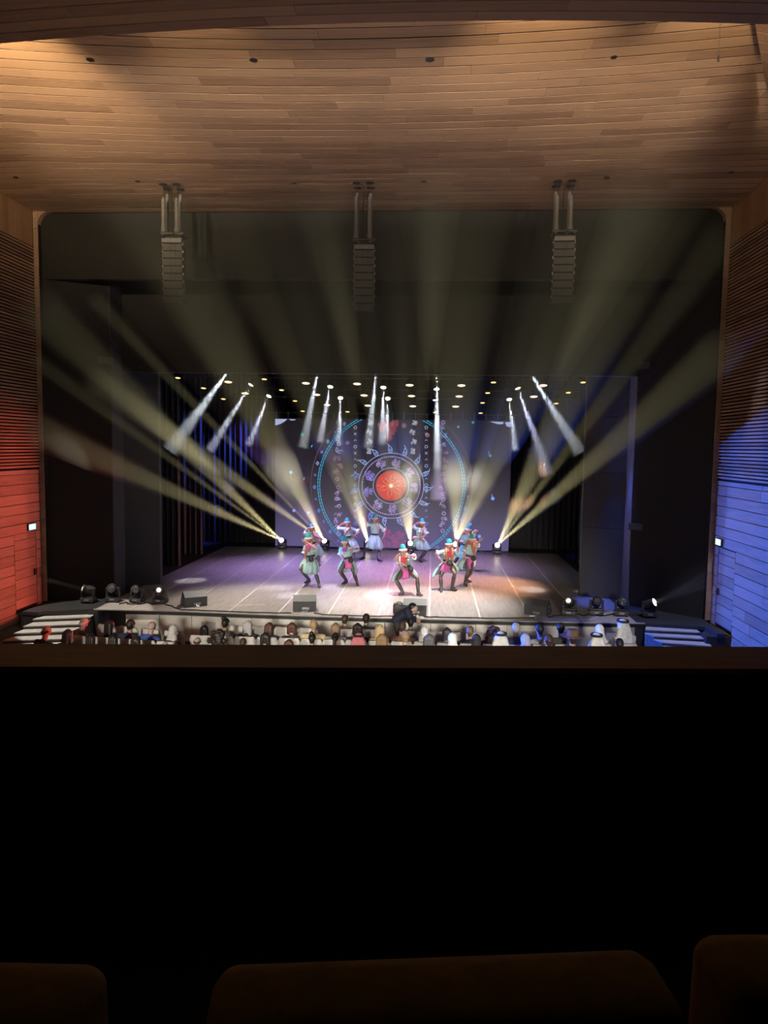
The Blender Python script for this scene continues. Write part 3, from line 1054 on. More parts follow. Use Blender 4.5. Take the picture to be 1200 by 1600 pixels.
# crosses and rings between the cyan ring and the outer thin ring
for k in range(26):
    a = R(128 + k * 9.0)
    if 262 < 128 + k * 9.0 < 300:
        continue
    x, z = CX + 121.8 * K * math.cos(a), CZ + 121.8 * K * math.sin(a)
    g = Gfx(1)
    if k % 2:
        g.line([(x - 2 * K, z - 2 * K), (x + 2 * K, z + 2 * K)], .45 * K)
        g.line([(x - 2 * K, z + 2 * K), (x + 2 * K, z - 2 * K)], .45 * K)
    else:
        g.circle(x, z, 2.1 * K, .6 * K, 0, 360, 10)
        g.line([(x, z - 3.4 * K), (x, z + 3.4 * K)], .45 * K)
    if g.b.f:
        g.build('symbol_graphic', G_BLUE if k > 4 else G_PALEB)
# red ornament above and below the sun
for (px, py, mm) in ((604, 664, G_RED), (613, 672, G_RED), (607, 683, G_RED), (598, 668, G_RED), (617, 662, G_RED), (606, 834, G_MAG), (616, 842, G_MAG), (626, 836, G_MAG), (634, 850, G_MAG), (604, 850, G_MAG), (621, 852, G_MAG)):
    g = Gfx(1)
    x, z = gp(px, py)
    blossom(g, x, z, 7.5 * K, .8 * K, px, 5)
    g.build('blossom_graphic', mm)
for (px, py, r) in ((593, 664, 2.6), (612, 662, 2.6), (631, 665, 2.8), (642, 849, 2.6), (598, 853, 2.4), (543, 692, 2.4), (668, 680, 2.6)):
    x, z = gp(px, py)
    g = Gfx(1)
    g.circle(x, z, r * K, .9 * K, 0, 360, 14)
    g.disc(x, z, r * .35 * K, 8)
    g.build('rosette_graphic', G_PINK)
# little plants and birds near the sides
for (px, py, mm, sz) in ((472.5, 679, G_TEAL, 2.8), (454.5, 738, G_CYAN, 2.8), (459, 798, G_BLUE, 2.4), (482, 801, G_BLUE, 2.0), (766, 712, G_TEAL, 2.2), (770, 779, G_BLUE, 2.8), (735, 819, G_BLUE, 2.2), (749, 838, G_BLUE, 2.6), (716, 667, G_TEAL, 2.0), (739, 660, G_TEAL, 2.2)):
    x, z = gp(px, py)
    Gfx(1).disc(x, z, sz * K, 9).build('bloom_graphic', mm)
for (px, py) in ((472, 682), (454, 741), (764, 705), (769, 772)):
    x, z = gp(px, py)
    s_ = 1 if px < 600 else -1
    Gfx(1).line([(x, z), (x - .1 * s_ * K, z - 5 * K), (x + 3 * K, z - 10 * K)] if s_ > 0 else [(x, z), (x, z - 5 * K)], .8 * K).build('stem_graphic', G_RED if s_ > 0 else G_LAV)
g = Gfx(1)
x, z = gp(470, 749)
g.line([(x + 13 * K * math.cos(t), z + 4.2 * K * math.sin(t) * (1 + .5 * math.cos(t))) for t in [2 * math.pi * i / 28 for i in range(29)]], .8 * K)
g.line([(x + 10 * K * math.cos(t), z + 2.2 * K * math.sin(t)) for t in [2 * math.pi * i / 20 for i in range(21)]], .4 * K)
g.build('bird_graphic', glow('picture_dim_red', (.35, .05, .07), .5))
for (px, py) in ((487, 697), (475, 748)):
    x, z = gp(px, py)
    Gfx(2).poly([(x - 1.2 * K, z - 2.4 * K), (x + .6 * K, z - 1.4 * K), (x + 1.6 * K, z + 2.4 * K), (x - .4 * K, z + 1.2 * K)]).build('leaf_graphic', G_CYAN)
# pale shapes in the upper corners
for P4 in ([(430, 654.5), (449, 655), (444, 659), (438, 662.5), (430, 665)], [(451, 655), (462, 655.2), (461, 656.6), (455, 657)]):
    Gfx(1).poly([gp(*p) for p in P4]).build('corner_shape_graphic', G_ICE)
for P4 in ([(765, 658.8), (787, 659.2), (786, 662.6), (779, 663)], [(789, 661), (791, 659.4), (798.5, 659.5), (798.5, 667.5), (792, 666.5)]):
    Gfx(1).poly([gp(*p) for p in P4]).build('corner_shape_graphic', G_ICE)
# hanging truss pipe with clamps over the screen
tr = thing('screen_truss', 'thin dark truss pipe with clamps along top of led screen', 'truss', (0, SY + .05, 6.6))
tb = MB()
tb.tube([(-5.2, SY + .05, 6.62), (5.1, SY + .05, 6.62)], .03, 8)
tb.tube([(-5.2, SY + .3, 6.62), (5.1, SY + .3, 6.62)], .03, 8)
tb.build('pipe', M_BODY2, tr, tr.location)
for i in range(21):
    x = -4.75 + i * .47
    c = MB().bbox((x, SY + .05, 6.52), (.03, .04, .12), .01)
    c.tube([(x, SY + .05, 6.64), (x, SY + .05, 6.72)], .012, 6)
    c.build('clamp', M_CHROME, tr, tr.location)
for i in range(6):
    x = -4.5 + i * 1.82
    MB().tube([(x, SY + .05, 6.6), (x + .02, SY + .05, 12.0)], .008, 5).build('hanging_wire', M_BODY2, tr, tr.location)

# ================================================================== LINE ARRAYS
M_BOX = mat('speaker_black', (.05, .05, .05), .55)
M_GRILLE = mat('speaker_grille', (.075, .075, .072), .5, .3, noise=.25, scale=240)
M_BUMP = mat('rigging_grey', (.30, .30, .29), .5)


def line_array(cx, top, cy, lab, hole, ntube_dx, curve, yaw):
    t = thing('line_array', lab, 'speaker', (cx, cy, top), yaw, 'hanging line array loudspeakers')
    # speaker boxes, local origin at bumper underside
    z, yb, tilt = -.02, 0.0, 0.0
    for i in range(8):
        tilt = curve * (i / 7) ** 1.6
        M = Matrix.Translation((0, yb, z)) @ Matrix.Rotation(tilt, 4, 'X')
        b = MB()
        prof = [(-.225, -.15), (.225, -.15), (.19, .2), (-.19, .2)]
        b.prism(prof, -.157, -.004)
        b.v = [M @ v for v in b.v]
        bx = b.build('speaker_box', M_BOX, t)
        g = MB().bbox((0, -.158, -.08), (.212, .008, .07), .004)
        for sx in (-.05, .05):
            g.bbox((sx, -.168, -.08), (.028, .006, .066), .003)
        for sx in (-.218, .218):
            g.bbox((sx, -.13, -.08), (.008, .03, .06), .003)
        g.v = [M @ v for v in g.v]
        g.build('grille', M_GRILLE, bx)
        for sx in (-.232, .232):
            r_ = MB().bbox((sx, -.11, -.005), (.012, .02, .03), .004)
            r_.v = [M @ v for v in r_.v]
            r_.build('rigging_pin', M_CHROME, bx)
        z -= .162 * math.cos(tilt)
        yb += .162 * math.sin(tilt)
    bp = MB().bbox((0, -.02, .035), (.225, .2, .05), .012)
    bp.build('bumper', M_BUMP, t)
    fr = MB()
    fr.bbox((0, -.16, .2), (.27, .025, .02), .006).bbox((0, .16, .2), (.27, .025, .02), .006).bbox((-.2, 0, .17), (.025, .18, .02), .006).bbox((.2, 0, .17), (.025, .18, .02), .006).bbox((0, 0, .14), (.2, .03, .018), .005)
    fr.tube([(-.03, -.19, .1), (.02, -.2, .17), (.07, -.18, .21)], .014, 6)
    fr.tube([(.03, 0, .07), (.03, 0, .16)], .02, 6)
    fr.build('hanging_frame', M_BODY2, t)
    htop = ZC - top
    for (dx, dy) in ((-.19, -.16), (-.19, .16), (.11, -.16), (.11, .16)):
        b = MB()
        zt = htop - (.28 if dy < 0 else .1)
        b.lathe([(.055, .22), (.062, .225), (.05, .33), (.043, .36), (.043, zt - .1), (.036, zt - .03), (.008, zt)], 12, Matrix.Translation((dx, dy, 0)))
        b.build('chain_tube', mat('chain_bag', (.24, .24, .23), .5), t)
        MB().tube([(dx, dy, zt - .02), (dx, dy, htop + .03)], .006, 5).build('chain', M_BODY, t)
        MB().lathe([(.09, htop - .008), (.095, htop - .004), (.095, htop + .01)], 16, Matrix.Translation((dx, dy, 0))).build('ceiling_plate', M_BODY, t)
    MB().tube([(-.02, 0, .16), (-.05, 0, htop * .45), (-.04, 0, htop * .8), (-.03, 0, htop + .03)], .013, 6).build('cable', M_CABLE, t)
    return t


pa = at(272, 382, Y=17.0)
line_array(pa.x, pa.z, 17.0, 'left hanging line array of black speaker boxes under four tubes', None, 0, .16, .06)
pa = at(570, 392, Y=17.0)
line_array(pa.x, pa.z, 17.0, 'middle hanging line array of black speaker boxes, lowest of the three', None, 0, .14, 0.02)
pa = at(881, 379, Y=17.0)
line_array(pa.x, pa.z, 17.0, 'right hanging line array of black speaker boxes under four tubes', None, 0, .16, -.06)
# capsule on a wire by the ceiling fold
pw = at(1122.5, 93, Y=9.6)
hm = thing('hanging_microphone', 'small black capsule on a thin wire near right ceiling fold', 'microphone', tuple(pw))
MB().lathe([(.0, -.03), (.012, -.02), (.014, .02), (.006, .045)], 10).build('capsule', M_BODY, hm)
MB().tube([(0, 0, .04), (.005, 0, ZC + .2 - pw.z)], .0025, 5).build('wire', M_BODY, hm)

# ================================================================== MOVING HEAD LIGHTS
PRO = {}


def proto(key, mb, m, smooth=False):
    o = mb.build(key, m, None, smooth=smooth)
    PRO[key] = o.data
    bpy.data.objects.remove(o)


b = MB().bbox((0, 0, .075), (.17, .14, .055), .018)
for sx in (-.13, .13):
    for sy in (-.1, .1):
        b.lathe([(.025, 0), (.022, .03)], 8, Matrix.Translation((sx, sy, 0)))
for sx in (-.18, .18):
    b.tube([(sx, -.06, .1), (sx * 1.06, -.06, .115), (sx * 1.06, .06, .115), (sx, .06, .1)], .012, 6)
proto('base', b, M_BODY2)
proto('display', MB().bbox((0, -.142, .08), (.06, .006, .022), .003), M_CHROME)
b = MB().bbox((0, 0, .15), (.16, .07, .022), .012)
for sx in (-.15, .15):
    b.bbox((sx, 0, .26), (.028, .065, .125), .022)
    b.lathe([(.05, -.02), (.05, .02)], 12, Matrix.Translation((sx * .93, 0, .33)) @ Matrix.Rotation(math.pi / 2, 4, 'Y'))
proto('yoke', b, M_BODY)
b = MB().lathe([(.0, -.17), (.085, -.165), (.11, -.13), (.118, -.08), (.118, .0), (.108, .05), (.112, .11), (.12, .115), (.12, .15), (.1, .155), (.098, .135)], 18)
for k in range(4):
    a = k * math.pi / 2 + .4
    b.bbox((.118 * math.cos(a), .118 * math.sin(a), -.05), (.012, .012, .07), .004)
proto('head', b, M_BODY, True)
proto('lens_lit', MB().lathe([(.098, .138), (.07, .152), (.035, .158), (0, .16)], 18), glow('lens_hot', (1, .95, .66), 7.0), True)
proto('lens_dim', MB().lathe([(.06, .15), (.035, .158), (0, .16)], 18), glow('lens_warm', (1, .93, .66), 1.6), True)
proto('lens_off', MB().lathe([(.098, .138), (.07, .152), (.035, .158), (0, .16)], 18), mat('lens_glass', (.16, .17, .18), .08, .7), True)


def part(name, key, parent):
    o = bpy.data.objects.new(name, PRO[key])
    COL.objects.link(o)
    o.parent = parent
    return o


def moving_head(loc, aim, lens, lab, group=None, rz=0.0, hang=False, sc=1.0):
    """aim is a direction in the room; hang turns the fixture upside down"""
    t = thing('moving_head_light', lab, 'stage light', loc, 0, group)
    t.scale = (sc, sc, sc)
    flip = Matrix.Rotation(math.pi, 4, 'X') if hang else Matrix.Identity(4)
    Mz = Matrix.Rotation(rz, 4, 'Z')
    for nm in ('base', 'yoke'):
        o = part(nm, nm, t)
        o.matrix_local = Mz @ flip
        if nm == 'base':
            part('display', 'display', o)
    piv = Vector((0, 0, -.33 if hang else .33))
    h = part('head', 'head', t)
    h.matrix_local = Matrix.Translation(piv) @ Vector(aim).to_track_quat('Z', 'Y').to_matrix().to_4x4()
    part('lens', lens, h)
    return t, Vector(loc) + piv * sc + Vector(aim).normalized() * .18 * sc


GA = 'moving head lights on the stage floor'
# front row
FR = [(135, 943, 'lens_dim', (-1, -.55, .35), 'black moving head light at far left of stage lip, throwing a thin beam left'),
      (174, 942, 'lens_off', (.1, -1, .45), 'unlit moving head light, second from left on the stage lip'),
      (212, 943, 'lens_off', (.15, -1, .5), 'unlit moving head light, third from left on the stage lip'),
      (248, 944, 'lens_dim', (0.1, -1, .3), 'moving head light with pale yellow lens left of the leftmost wedge'),
      (890, 963, 'lens_dim', (-.35, -1, .5), 'moving head light with white lens right of the rightmost wedge'),
      (933, 963, 'lens_off', (-.1, -1, .6), 'unlit moving head light, third from right on the stage lip'),
      (973, 964, 'lens_off', (0, -1, .5), 'unlit moving head light at foot of the blue portal edge'),
      (1016, 966, 'lens_lit', (.75, -.65, .5), 'moving head light at far right of stage throwing thin beams right')]
fr_out = {}
for px, py, lens, aim, lab in FR:
    p = at(px, py, Z=ZS)
    p.y = max(p.y, 18.35)
    _, e = moving_head((p.x, p.y + .12, ZS + .009), aim, lens, lab, GA, rz=rnd.uniform(-.25, .25))
    fr_out[px] = e
# upstage row, with their fans of beams
UP6 = [(441, 857, 'leftmost'), (508, 859, 'second'), (575, 861, 'third'), (641, 863, 'fourth'), (711, 865, 'fifth'), (776, 866, 'rightmost')]
HZ = haze('lit_haze', .08, (1, .97, .88))
HZW = haze('lit_haze_white', .42, (.95, .97, 1))
HZT = haze('lit_haze_thin', .12, (1, .98, .9))


def beam(parent, p0, p1, half, m, power, col, extra=0.0, blend=.55, name='light_beam'):
    """lit haze along a real spot: a cone of haze and the spot that lights it"""
    p0, p1 = Vector(p0), Vector(p1)
    d = p1 - p0
    L = d.length + extra
    tn = math.tan(R(half))
    M = rot_to(d, p0)
    b = MB().lathe([(.05, .02), (.05 + L * .25 * tn, L * .25), (.05 + L * .6 * tn, L * .6), (.05 + L * tn, L)], 20, M)
    o = b.build(name, m, parent, parent.matrix_world.translation if False else parent.location)
    lamp('beam_spot', p0, p0 + d, power, col, half * 2, blend, .03)
    return o


YEL = (1, .89, .44)
SL = .36
FANS = {441: [((60, 672), 15.0, 1.45, 1.0), ((60, 566), 15.0, .7, .8), ((60, 480), 14.5, 1.8, .95)],
        508: [((150, 596), 17.5, 1.7, 1.0), ((150, 470), 17, .8, .8), ((196, 300), 8.8, 2.3, 1.0)],
        575: [((372, 300), 8.8, 1.7, 1.0), ((436, 300), 8.8, .8, .8), ((472, 300), 8.8, 1.4, .75)],
        641: [((500, 300), 8.8, 1.1, 1.0), ((585, 300), 8.8, 1.2, .9), ((652, 300), 8.8, 1.3, 1.0)],
        711: [((722, 300), 8.8, 1.9, 1.0), ((864, 300), 8.8, .8, .9), ((960, 300), 9.0, 1.9, 1.0)],
        776: [((1040, 300), 9.0, 1.6, 1.1), ((1130, 370), 10.5, .8, .95), ((1130, 544), 14.0, 1.6, 1.0)]}
PB = 36000
for px, py, word in UP6:
    p = at(px, py, Z=ZS)
    p.y = 29.55
    p = Vector((at(px, py, Y=29.55).x, 29.55, ZS + .009))
    ends = FANS[px]
    mid = at(*ends[1][0], Y=ends[1][1]) - (p + Vector((0, 0, .33)))
    aim = Vector((mid.x * .45, mid.y, mid.z * .6))
    _, e = moving_head(tuple(p), aim, 'lens_lit', {'leftmost': 'glowing moving head light at the foot of screen, leftmost of six', 'second': 'glowing moving head light behind the leftmost pair of dancers', 'third': 'moving head light mostly hidden behind the dancer with raised fist', 'fourth': 'glowing moving head light beside the dancer with pink sash', 'fifth': 'moving head light mostly hidden behind the right dancers', 'rightmost': 'glowing moving head light at the foot of screen, rightmost of six'}[word], 'moving head lights at the foot of the screen')
    fan = thing('beam_fan', 'fan of yellow light beams from ' + {'leftmost': 'the leftmost floor light, aimed far left', 'second': 'the second floor light from left, aimed upper left', 'third': 'the third floor light from left, leaning left', 'fourth': 'the fourth floor light, rising past the red sun', 'fifth': 'the fifth floor light, upright and leaning right', 'rightmost': 'the rightmost floor light, aimed far right'}[word], 'light beam', tuple(e), 0, 'yellow beams in the haze')
    for (ep, ye, half, k) in ends:
        q = at(*ep, Y=ye)
        beam(fan, e, q, half, HZ, PB * k * (half / 1.5) ** -.35, YEL, extra=.1)
# thin beams at the two ends of the lip
f1 = thing('beam_fan', 'thin pale beam from the far left lip light toward left wall', 'light beam', tuple(fr_out[135]))
beam(f1, fr_out[135], at(70, 905, Y=17.7), .5, HZT, 2600, (1, .95, .8))
f2 = thing('beam_fan', 'thin pale beams from far right lip light toward wooden wall', 'light beam', tuple(fr_out[1016]))
for ep in ((1104, 896), (1106, 905), (1107, 915)):
    beam(f2, fr_out[1016], at(*ep, Y=17.9), .42, HZT, 2200, (1, .97, .85))

# ================================================================== OVERHEAD LIGHTS
ROWS = [24.2, 26.0, 27.7, 29.3]


def row_of(py):
    return 0 if py < 608 else (1 if py < 624 else (2 if py < 638 else 3))


b = MB().lathe([(.045, .17), (.1, .15), (.145, .06), (.15, -.02), (.142, -.03), (.135, -.015)], 16)
b.bbox((0, 0, .2), (.05, .05, .05), .01)
proto('par_body', b, M_BODY, False)
proto('par_lens', MB().lathe([(.125, -.018), (.07, -.026), (0, -.028)], 16), glow('par_glow', (1, .70, .50), 2.0))
proto('small_lens', MB().lathe([(.136, -.018), (.07, -.026), (0, -.028)], 16), glow('small_glow', (1, .62, .22), 2.2))
b = MB()
for sx in (-.165, .165):
    b.bbox((sx, 0, .16), (.008, .02, .14), .003)
b.bbox((0, 0, .29), (.17, .022, .008), .003).tube([(0, 0, .29), (0, 0, .38)], .018, 6).bbox((0, 0, .38), (.03, .03, .04), .008)
proto('bracket', b, M_BODY2)


BARZ = []
for i, Yv in enumerate(ROWS + [23.0]):
    py = (597, 617, 633, 644, 575)[i]
    za, zb = at(280, py - 4, Y=Yv).z, at(910, py + 9, Y=Yv).z
    BARZ.append((za + zb) / 2 + (.62 if i < 4 else .8))


def hanger(t, z0, i):
    """short drop pipe with a clamp between the lamp and its bar"""
    s_ = t.scale.x
    L = (BARZ[i] + .03 - t.location.z) / s_
    MB().tube([(0, 0, z0), (0, 0, L)], .016 / s_, 6).bbox((0, 0, L - .03 / s_), (.035 / s_, .035 / s_, .04 / s_), .008).build('hanger', M_BODY2, t)


def par(px, py, small, lab, grp):
    Yv = ROWS[row_of(py)]
    p = at(px, py, Y=Yv)
    t = thing('par_light', lab, 'stage light', tuple(p), 0, grp)
    if small:
        t.scale = (.62, .62, .62)
    o = part('body', 'par_body', t)
    o.rotation_euler = (R(-15), 0, 0)
    part('lens', 'small_lens' if small else 'par_lens', o)
    part('bracket', 'bracket', t)
    hanger(t, .38, row_of(py))
    return t


FLAT = [(356.5, 596), (383, 614), (478, 598), (495, 616), (511, 632), (558, 599), (569, 617), (575, 633), (640, 601), (643, 618), (645, 634), (721, 601.5), (717.5, 618.6), (712, 634.5), (848.6, 601.5), (834, 619)]
SMALL = [(278, 590), (318, 606), (349, 623), (413, 592), (440, 609), (461, 626), (473, 642), (543, 643), (680, 644), (751, 645), (771, 597), (762, 613.5), (754, 629), (911, 597), (888, 613), (869, 630)]
ordn = ['front', 'second', 'third', 'rearmost']


def place_word(px, lst, py):
    same = sorted(q[0] for q in lst if row_of(q[1]) == row_of(py))
    n, i = len(same), same.index(px)
    nums = ['first', 'second', 'third', 'fourth', 'fifth', 'sixth', 'seventh', 'eighth']
    return nums[i] + ' from left'


for px, py in FLAT:
    par(px, py, False, 'round par light with wide glowing lens, %s in the %s row' % (place_word(px, FLAT, py), ordn[row_of(py)]), 'wide par lights over the stage')
for px, py in SMALL:
    par(px, py, True, 'small amber stage lamp, %s in the %s overhead row' % (place_word(px, SMALL, py), ordn[row_of(py)]), 'small amber lamps over the stage')
WHITE = [(395, 598, (350, 668)), (422, 616, (402, 662)), (517, 601, (507, 652)), (532, 619, (531, 660)), (599, 602, (598, 655)), (606, 620, (605, 655)), (682, 604, (684, 690)), (680, 621, (684, 740)), (795, 621, (801, 668)), (807, 603, (842, 700))]
for i, (px, py, ep) in enumerate(WHITE):
    Yv = ROWS[row_of(py)]
    c = at(px, py, Y=Yv)
    q = at(*ep, Y=Yv - .7)
    aim = (q - c)
    t, e = moving_head((c.x, c.y, c.z + .33), aim, 'lens_lit', 'bright white overhead moving head, %s in the %s row' % (place_word(px, WHITE, py), ordn[row_of(py)]), 'white moving heads over the stage', hang=True, sc=.9)
    hanger(t, -.02, row_of(py))
    fan = thing('beam_fan', 'pale white downward beam from overhead head, %s in the %s row' % (place_word(px, WHITE, py), ordn[row_of(py)]), 'light beam', tuple(e), 0, 'white beams over the stage')
    beam(fan, e, q, 4.2, HZW, 5200, (.86, .9, 1) if px < 800 else (.72, .74, 1), extra=.9, blend=.8)
# three heads hidden above the inner header: only their beams reach into view
for i, (px, py, ep, half, lab) in enumerate(((362, 580, (292, 668), 6, 'wide pale beam slanting down left below inner header'), (498, 580, (482, 655), 4.5, 'pale beam dropping from the inner header left of centre'), (589, 580, (580, 655), 4.5, 'pale beam dropping from inner header near the centre'), (682, 582, (683, 660), 3.6, 'pale beam dropping from inner header right of centre'), (824, 584, (882, 668), 5, 'pale green beam slanting down right below inner header'))):
    c = at(px, py, Y=23.0)
    q = at(*ep, Y=22.6)
    t, e = moving_head((c.x, c.y, c.z + .42), q - c, 'lens_lit', 'overhead moving head just behind the inner header, ' + ['far left', 'left of centre', 'at centre', 'right of centre', 'far right'][i], 'moving heads behind the inner header', hang=True, sc=.9)
    hanger(t, -.02, 4)
    fan = thing('beam_fan', lab, 'light beam', tuple(e), 0, 'white beams over the stage')
    beam(fan, e, q, half, HZW, 4300, (.82, .9, .95), extra=.9, blend=.8)
for i, Yv in enumerate(ROWS + [23.0]):
    z = BARZ[i]
    bar = thing('lighting_bar', 'dark pipe carrying stage lights, %s from the front' % ('second', 'third', 'fourth', 'fifth', 'first')[i], 'lighting bar', (0, Yv, z), 0, 'lighting bars over the stage')
    MB().tube([(-7.6, 0, 0), (7.6, 0, 0)], .025, 8).build('pipe', M_BODY2, bar)
    for k in range(5):
        MB().tube([(-6 + 3 * k, 0, 0), (-6 + 3 * k, 0, 12 - z)], .006, 5).build('hanging_wire', M_BODY, bar)

# ================================================================== WEDGES, CABLES
def wedge(px, py, rz, lab):
    p = at(px, py, Z=ZS)
    t = thing('stage_monitor', lab, 'speaker', (p.x, p.y + .2, ZS + .009), rz, 'wedge monitors on the stage lip')
    prof = [(-.23, .0), (.22, .0), (.25, .07), (.03, .36), (-.05, .38), (-.25, .25)]
    n_ = len(prof)
    b = MB()
    hw = .29
    b.add([(-hw, y, z) for y, z in prof] + [(hw, y, z) for y, z in prof], [list(range(n_))[::-1], list(range(n_, 2 * n_))] + [(i, (i + 1) % n_, n_ + (i + 1) % n_, n_ + i) for i in range(n_)])
    b.build('cabinet', M_BOX, t)
    nrm = Vector((0, .29, .22)).normalized()
    M = Matrix.Translation((0, .14, .215)) @ Vector((0, nrm.y, nrm.z)).to_track_quat('Z', 'Y').to_matrix().to_4x4()
    MB().bbox((0, 0, .006), (.265, .16, .008), .004, M=M).build('grille', M_GRILLE, t)
    for sx in (-1, 1):
        MB().bbox((sx * .292, -.02, .2), (.006, .06, .028), .004).bbox((sx * .292, -.02, .09), (.006, .035, .03), .004).build('side_plate', M_CHROME if sx > 0 else M_BODY2, t)
    MB().bbox((.03, -.245, .07), (.09, .012, .03), .004).tube([(.0, -.25, .06), (.0, -.3, .03), (.1, -.36, .0)], .012, 6).tube([(.06, -.25, .06), (.06, -.31, .02), (-.1, -.38, .0)], .012, 6).build('connector_plate', M_CHROME, t)
    return t


wedge(299, 948, R(32), 'black wedge monitor on the stage lip, leftmost of four')
wedge(474, 955, R(8), 'black wedge monitor on the stage lip, second from left')
wedge(648, 961, R(0), 'black wedge monitor on the stage lip beside the bending man')
wedge(842, 962, R(-24), 'black wedge monitor on the stage lip, rightmost, blue-lit side')


def cable(pxs, lab, r=.014):
    pts = [at(x, y, Z=ZS + .02) for x, y in pxs]
    dense = []
    for a, c in zip(pts[:-1], pts[1:]):
        for i in range(4):
            dense.append(a.lerp(c, i / 4) + Vector((rnd.uniform(-.03, .03), rnd.uniform(-.03, .03), 0)))
    dense.append(pts[-1])
    for d in dense:
        d.y = max(d.y, front_y(d.x) + .03)
        d.z = ZS + .012 + r
    tag(MB().tube(dense, r, 6).build('stage_cable', M_CABLE, None, tuple(dense[0])), lab, 'cable')


cable([(185, 944), (196, 941), (203, 944), (222, 944), (232, 941), (240, 945)], 'black cable bunched between the left moving heads')
cable([(258, 944), (270, 948), (283, 953), (300, 953), (330, 956), (380, 957), (420, 958), (455, 958)], 'black cable along the lip from left heads past leftmost wedge')
cable([(490, 958), (520, 962), (560, 963), (605, 963), (640, 964)], 'black cable along the lip between the two middle wedges')
cable([(662, 964), (700, 965), (760, 966), (800, 966), (835, 966)], 'black cable along the lip between middle and rightmost wedges')
cable([(858, 965), (868, 962), (885, 962)], 'black cable from the rightmost wedge to the white lit head')
cable([(902, 960), (912, 962), (922, 960), (944, 962), (956, 960), (966, 963)], 'black cable looped between the right moving heads')
# ================================================================== FIGURES
def cap(b, p0, r0, p1, r1, n=12):
    """tapered capsule added to a builder"""
    p0, p1 = Vector(p0), Vector(p1)
    d = p1 - p0
    L = d.length
    if L < 1e-6:
        d, L = Vector((0, 0, 1)), 1e-4
    prof = []
    for i in range(5):
        a = math.pi / 2 * (1 - i / 4)
        prof.append((r0 * math.cos(a) if i else 0.0, -r0 * math.sin(a)))
    for i in range(5):
        a = math.pi / 2 * (i / 4)
        prof.append((r1 * math.cos(a) if i < 4 else 0.0, L + r1 * math.sin(a)))
    b.lathe(prof, n, rot_to(d, p0))


def ball(b, c, r, sc=(1, 1, 1), M=None):
    prof = [(r * math.sin(math.pi * i / 8) if 0 < i < 8 else 0.0, -r * math.cos(math.pi * i / 8)) for i in range(9)]
    m_ = (M or Matrix.Translation(Vector(c))) @ Matrix.Diagonal((*sc, 1))
    b.lathe(prof, 12, m_)


def fuse(name, b, mats, parent, off=(0, 0, 0), vox=.012, smooth=3, matfn=None, mesh_only=False):
    """grow one continuous skin over all the shapes in the builder"""
    off = Vector(off)
    me = bpy.data.meshes.new(name)
    me.from_pydata([v - off for v in b.v], [], b.f)
    o = bpy.data.objects.new(name, me)
    COL.objects.link(o)
    rm = o.modifiers.new('r', 'REMESH')
    rm.mode = 'VOXEL'
    rm.voxel_size = vox
    rm.use_smooth_shade = True
    if smooth:
        sm = o.modifiers.new('s', 'SMOOTH')
        sm.factor = .5
        sm.iterations = smooth
    dg = bpy.context.evaluated_depsgraph_get()
    m2 = bpy.data.meshes.new_from_object(o.evaluated_get(dg))
    bpy.data.objects.remove(o)
    bpy.data.meshes.remove(me)
    m2.name = name
    m2.materials.clear()
    mats = mats if isinstance(mats, (list, tuple)) else [mats]
    for m in mats:
        m2.materials.append(m)
    if matfn:
        for p in m2.polygons:
            p.material_index = matfn(p.center + off)
    for p in m2.polygons:
        p.use_smooth = True
    if mesh_only:
        return m2
    o = bpy.data.objects.new(name, m2)
    COL.objects.link(o)
    o.parent = parent
    return o


M_SKIN = mat('skin', (.52, .33, .25), .55, noise=.05)
M_SKIN2 = mat('skin_tan', (.40, .24, .165), .55, noise=.05)
M_TIGHT = mat('dark_tights', (.10, .075, .07), .5)
M_BOOT = mat('dark_boot', (.055, .045, .045), .4)
M_ROBE = mat('teal_robe', (.40, .60, .60), .7, noise=.08, scale=14)
M_CUFF = mat('white_cuff', (.82, .82, .78), .8)
M_PINKS = mat('pink_underskirt', (.72, .12, .42), .6)
M_SLEEVE = mat('magenta_sleeve', (.62, .22, .42), .7)
M_HAT = mat('teal_hat', (.03, .34, .40), .7)
M_FUR = mat('pink_fur', (.72, .48, .48), .95, bump=.6, scale=50, noise=.2)
M_HAIRR = mat('auburn_hair', (.42, .16, .10), .6, noise=.35, scale=40)
M_HAIRB = mat('brown_hair', (.20, .09, .05), .6, noise=.35, scale=40)
M_SCARF = mat('red_scarf', (.72, .05, .10), .7)
M_BELT = mat('dark_belt', (.03, .028, .03), .5)
M_SASH = mat('pale_pink_sash', (.72, .45, .45), .7)
M_EYE = mat('eye_dark', (.03, .02, .02), .3)
M_LIP = mat('lip_red', (.5, .1, .1), .5)


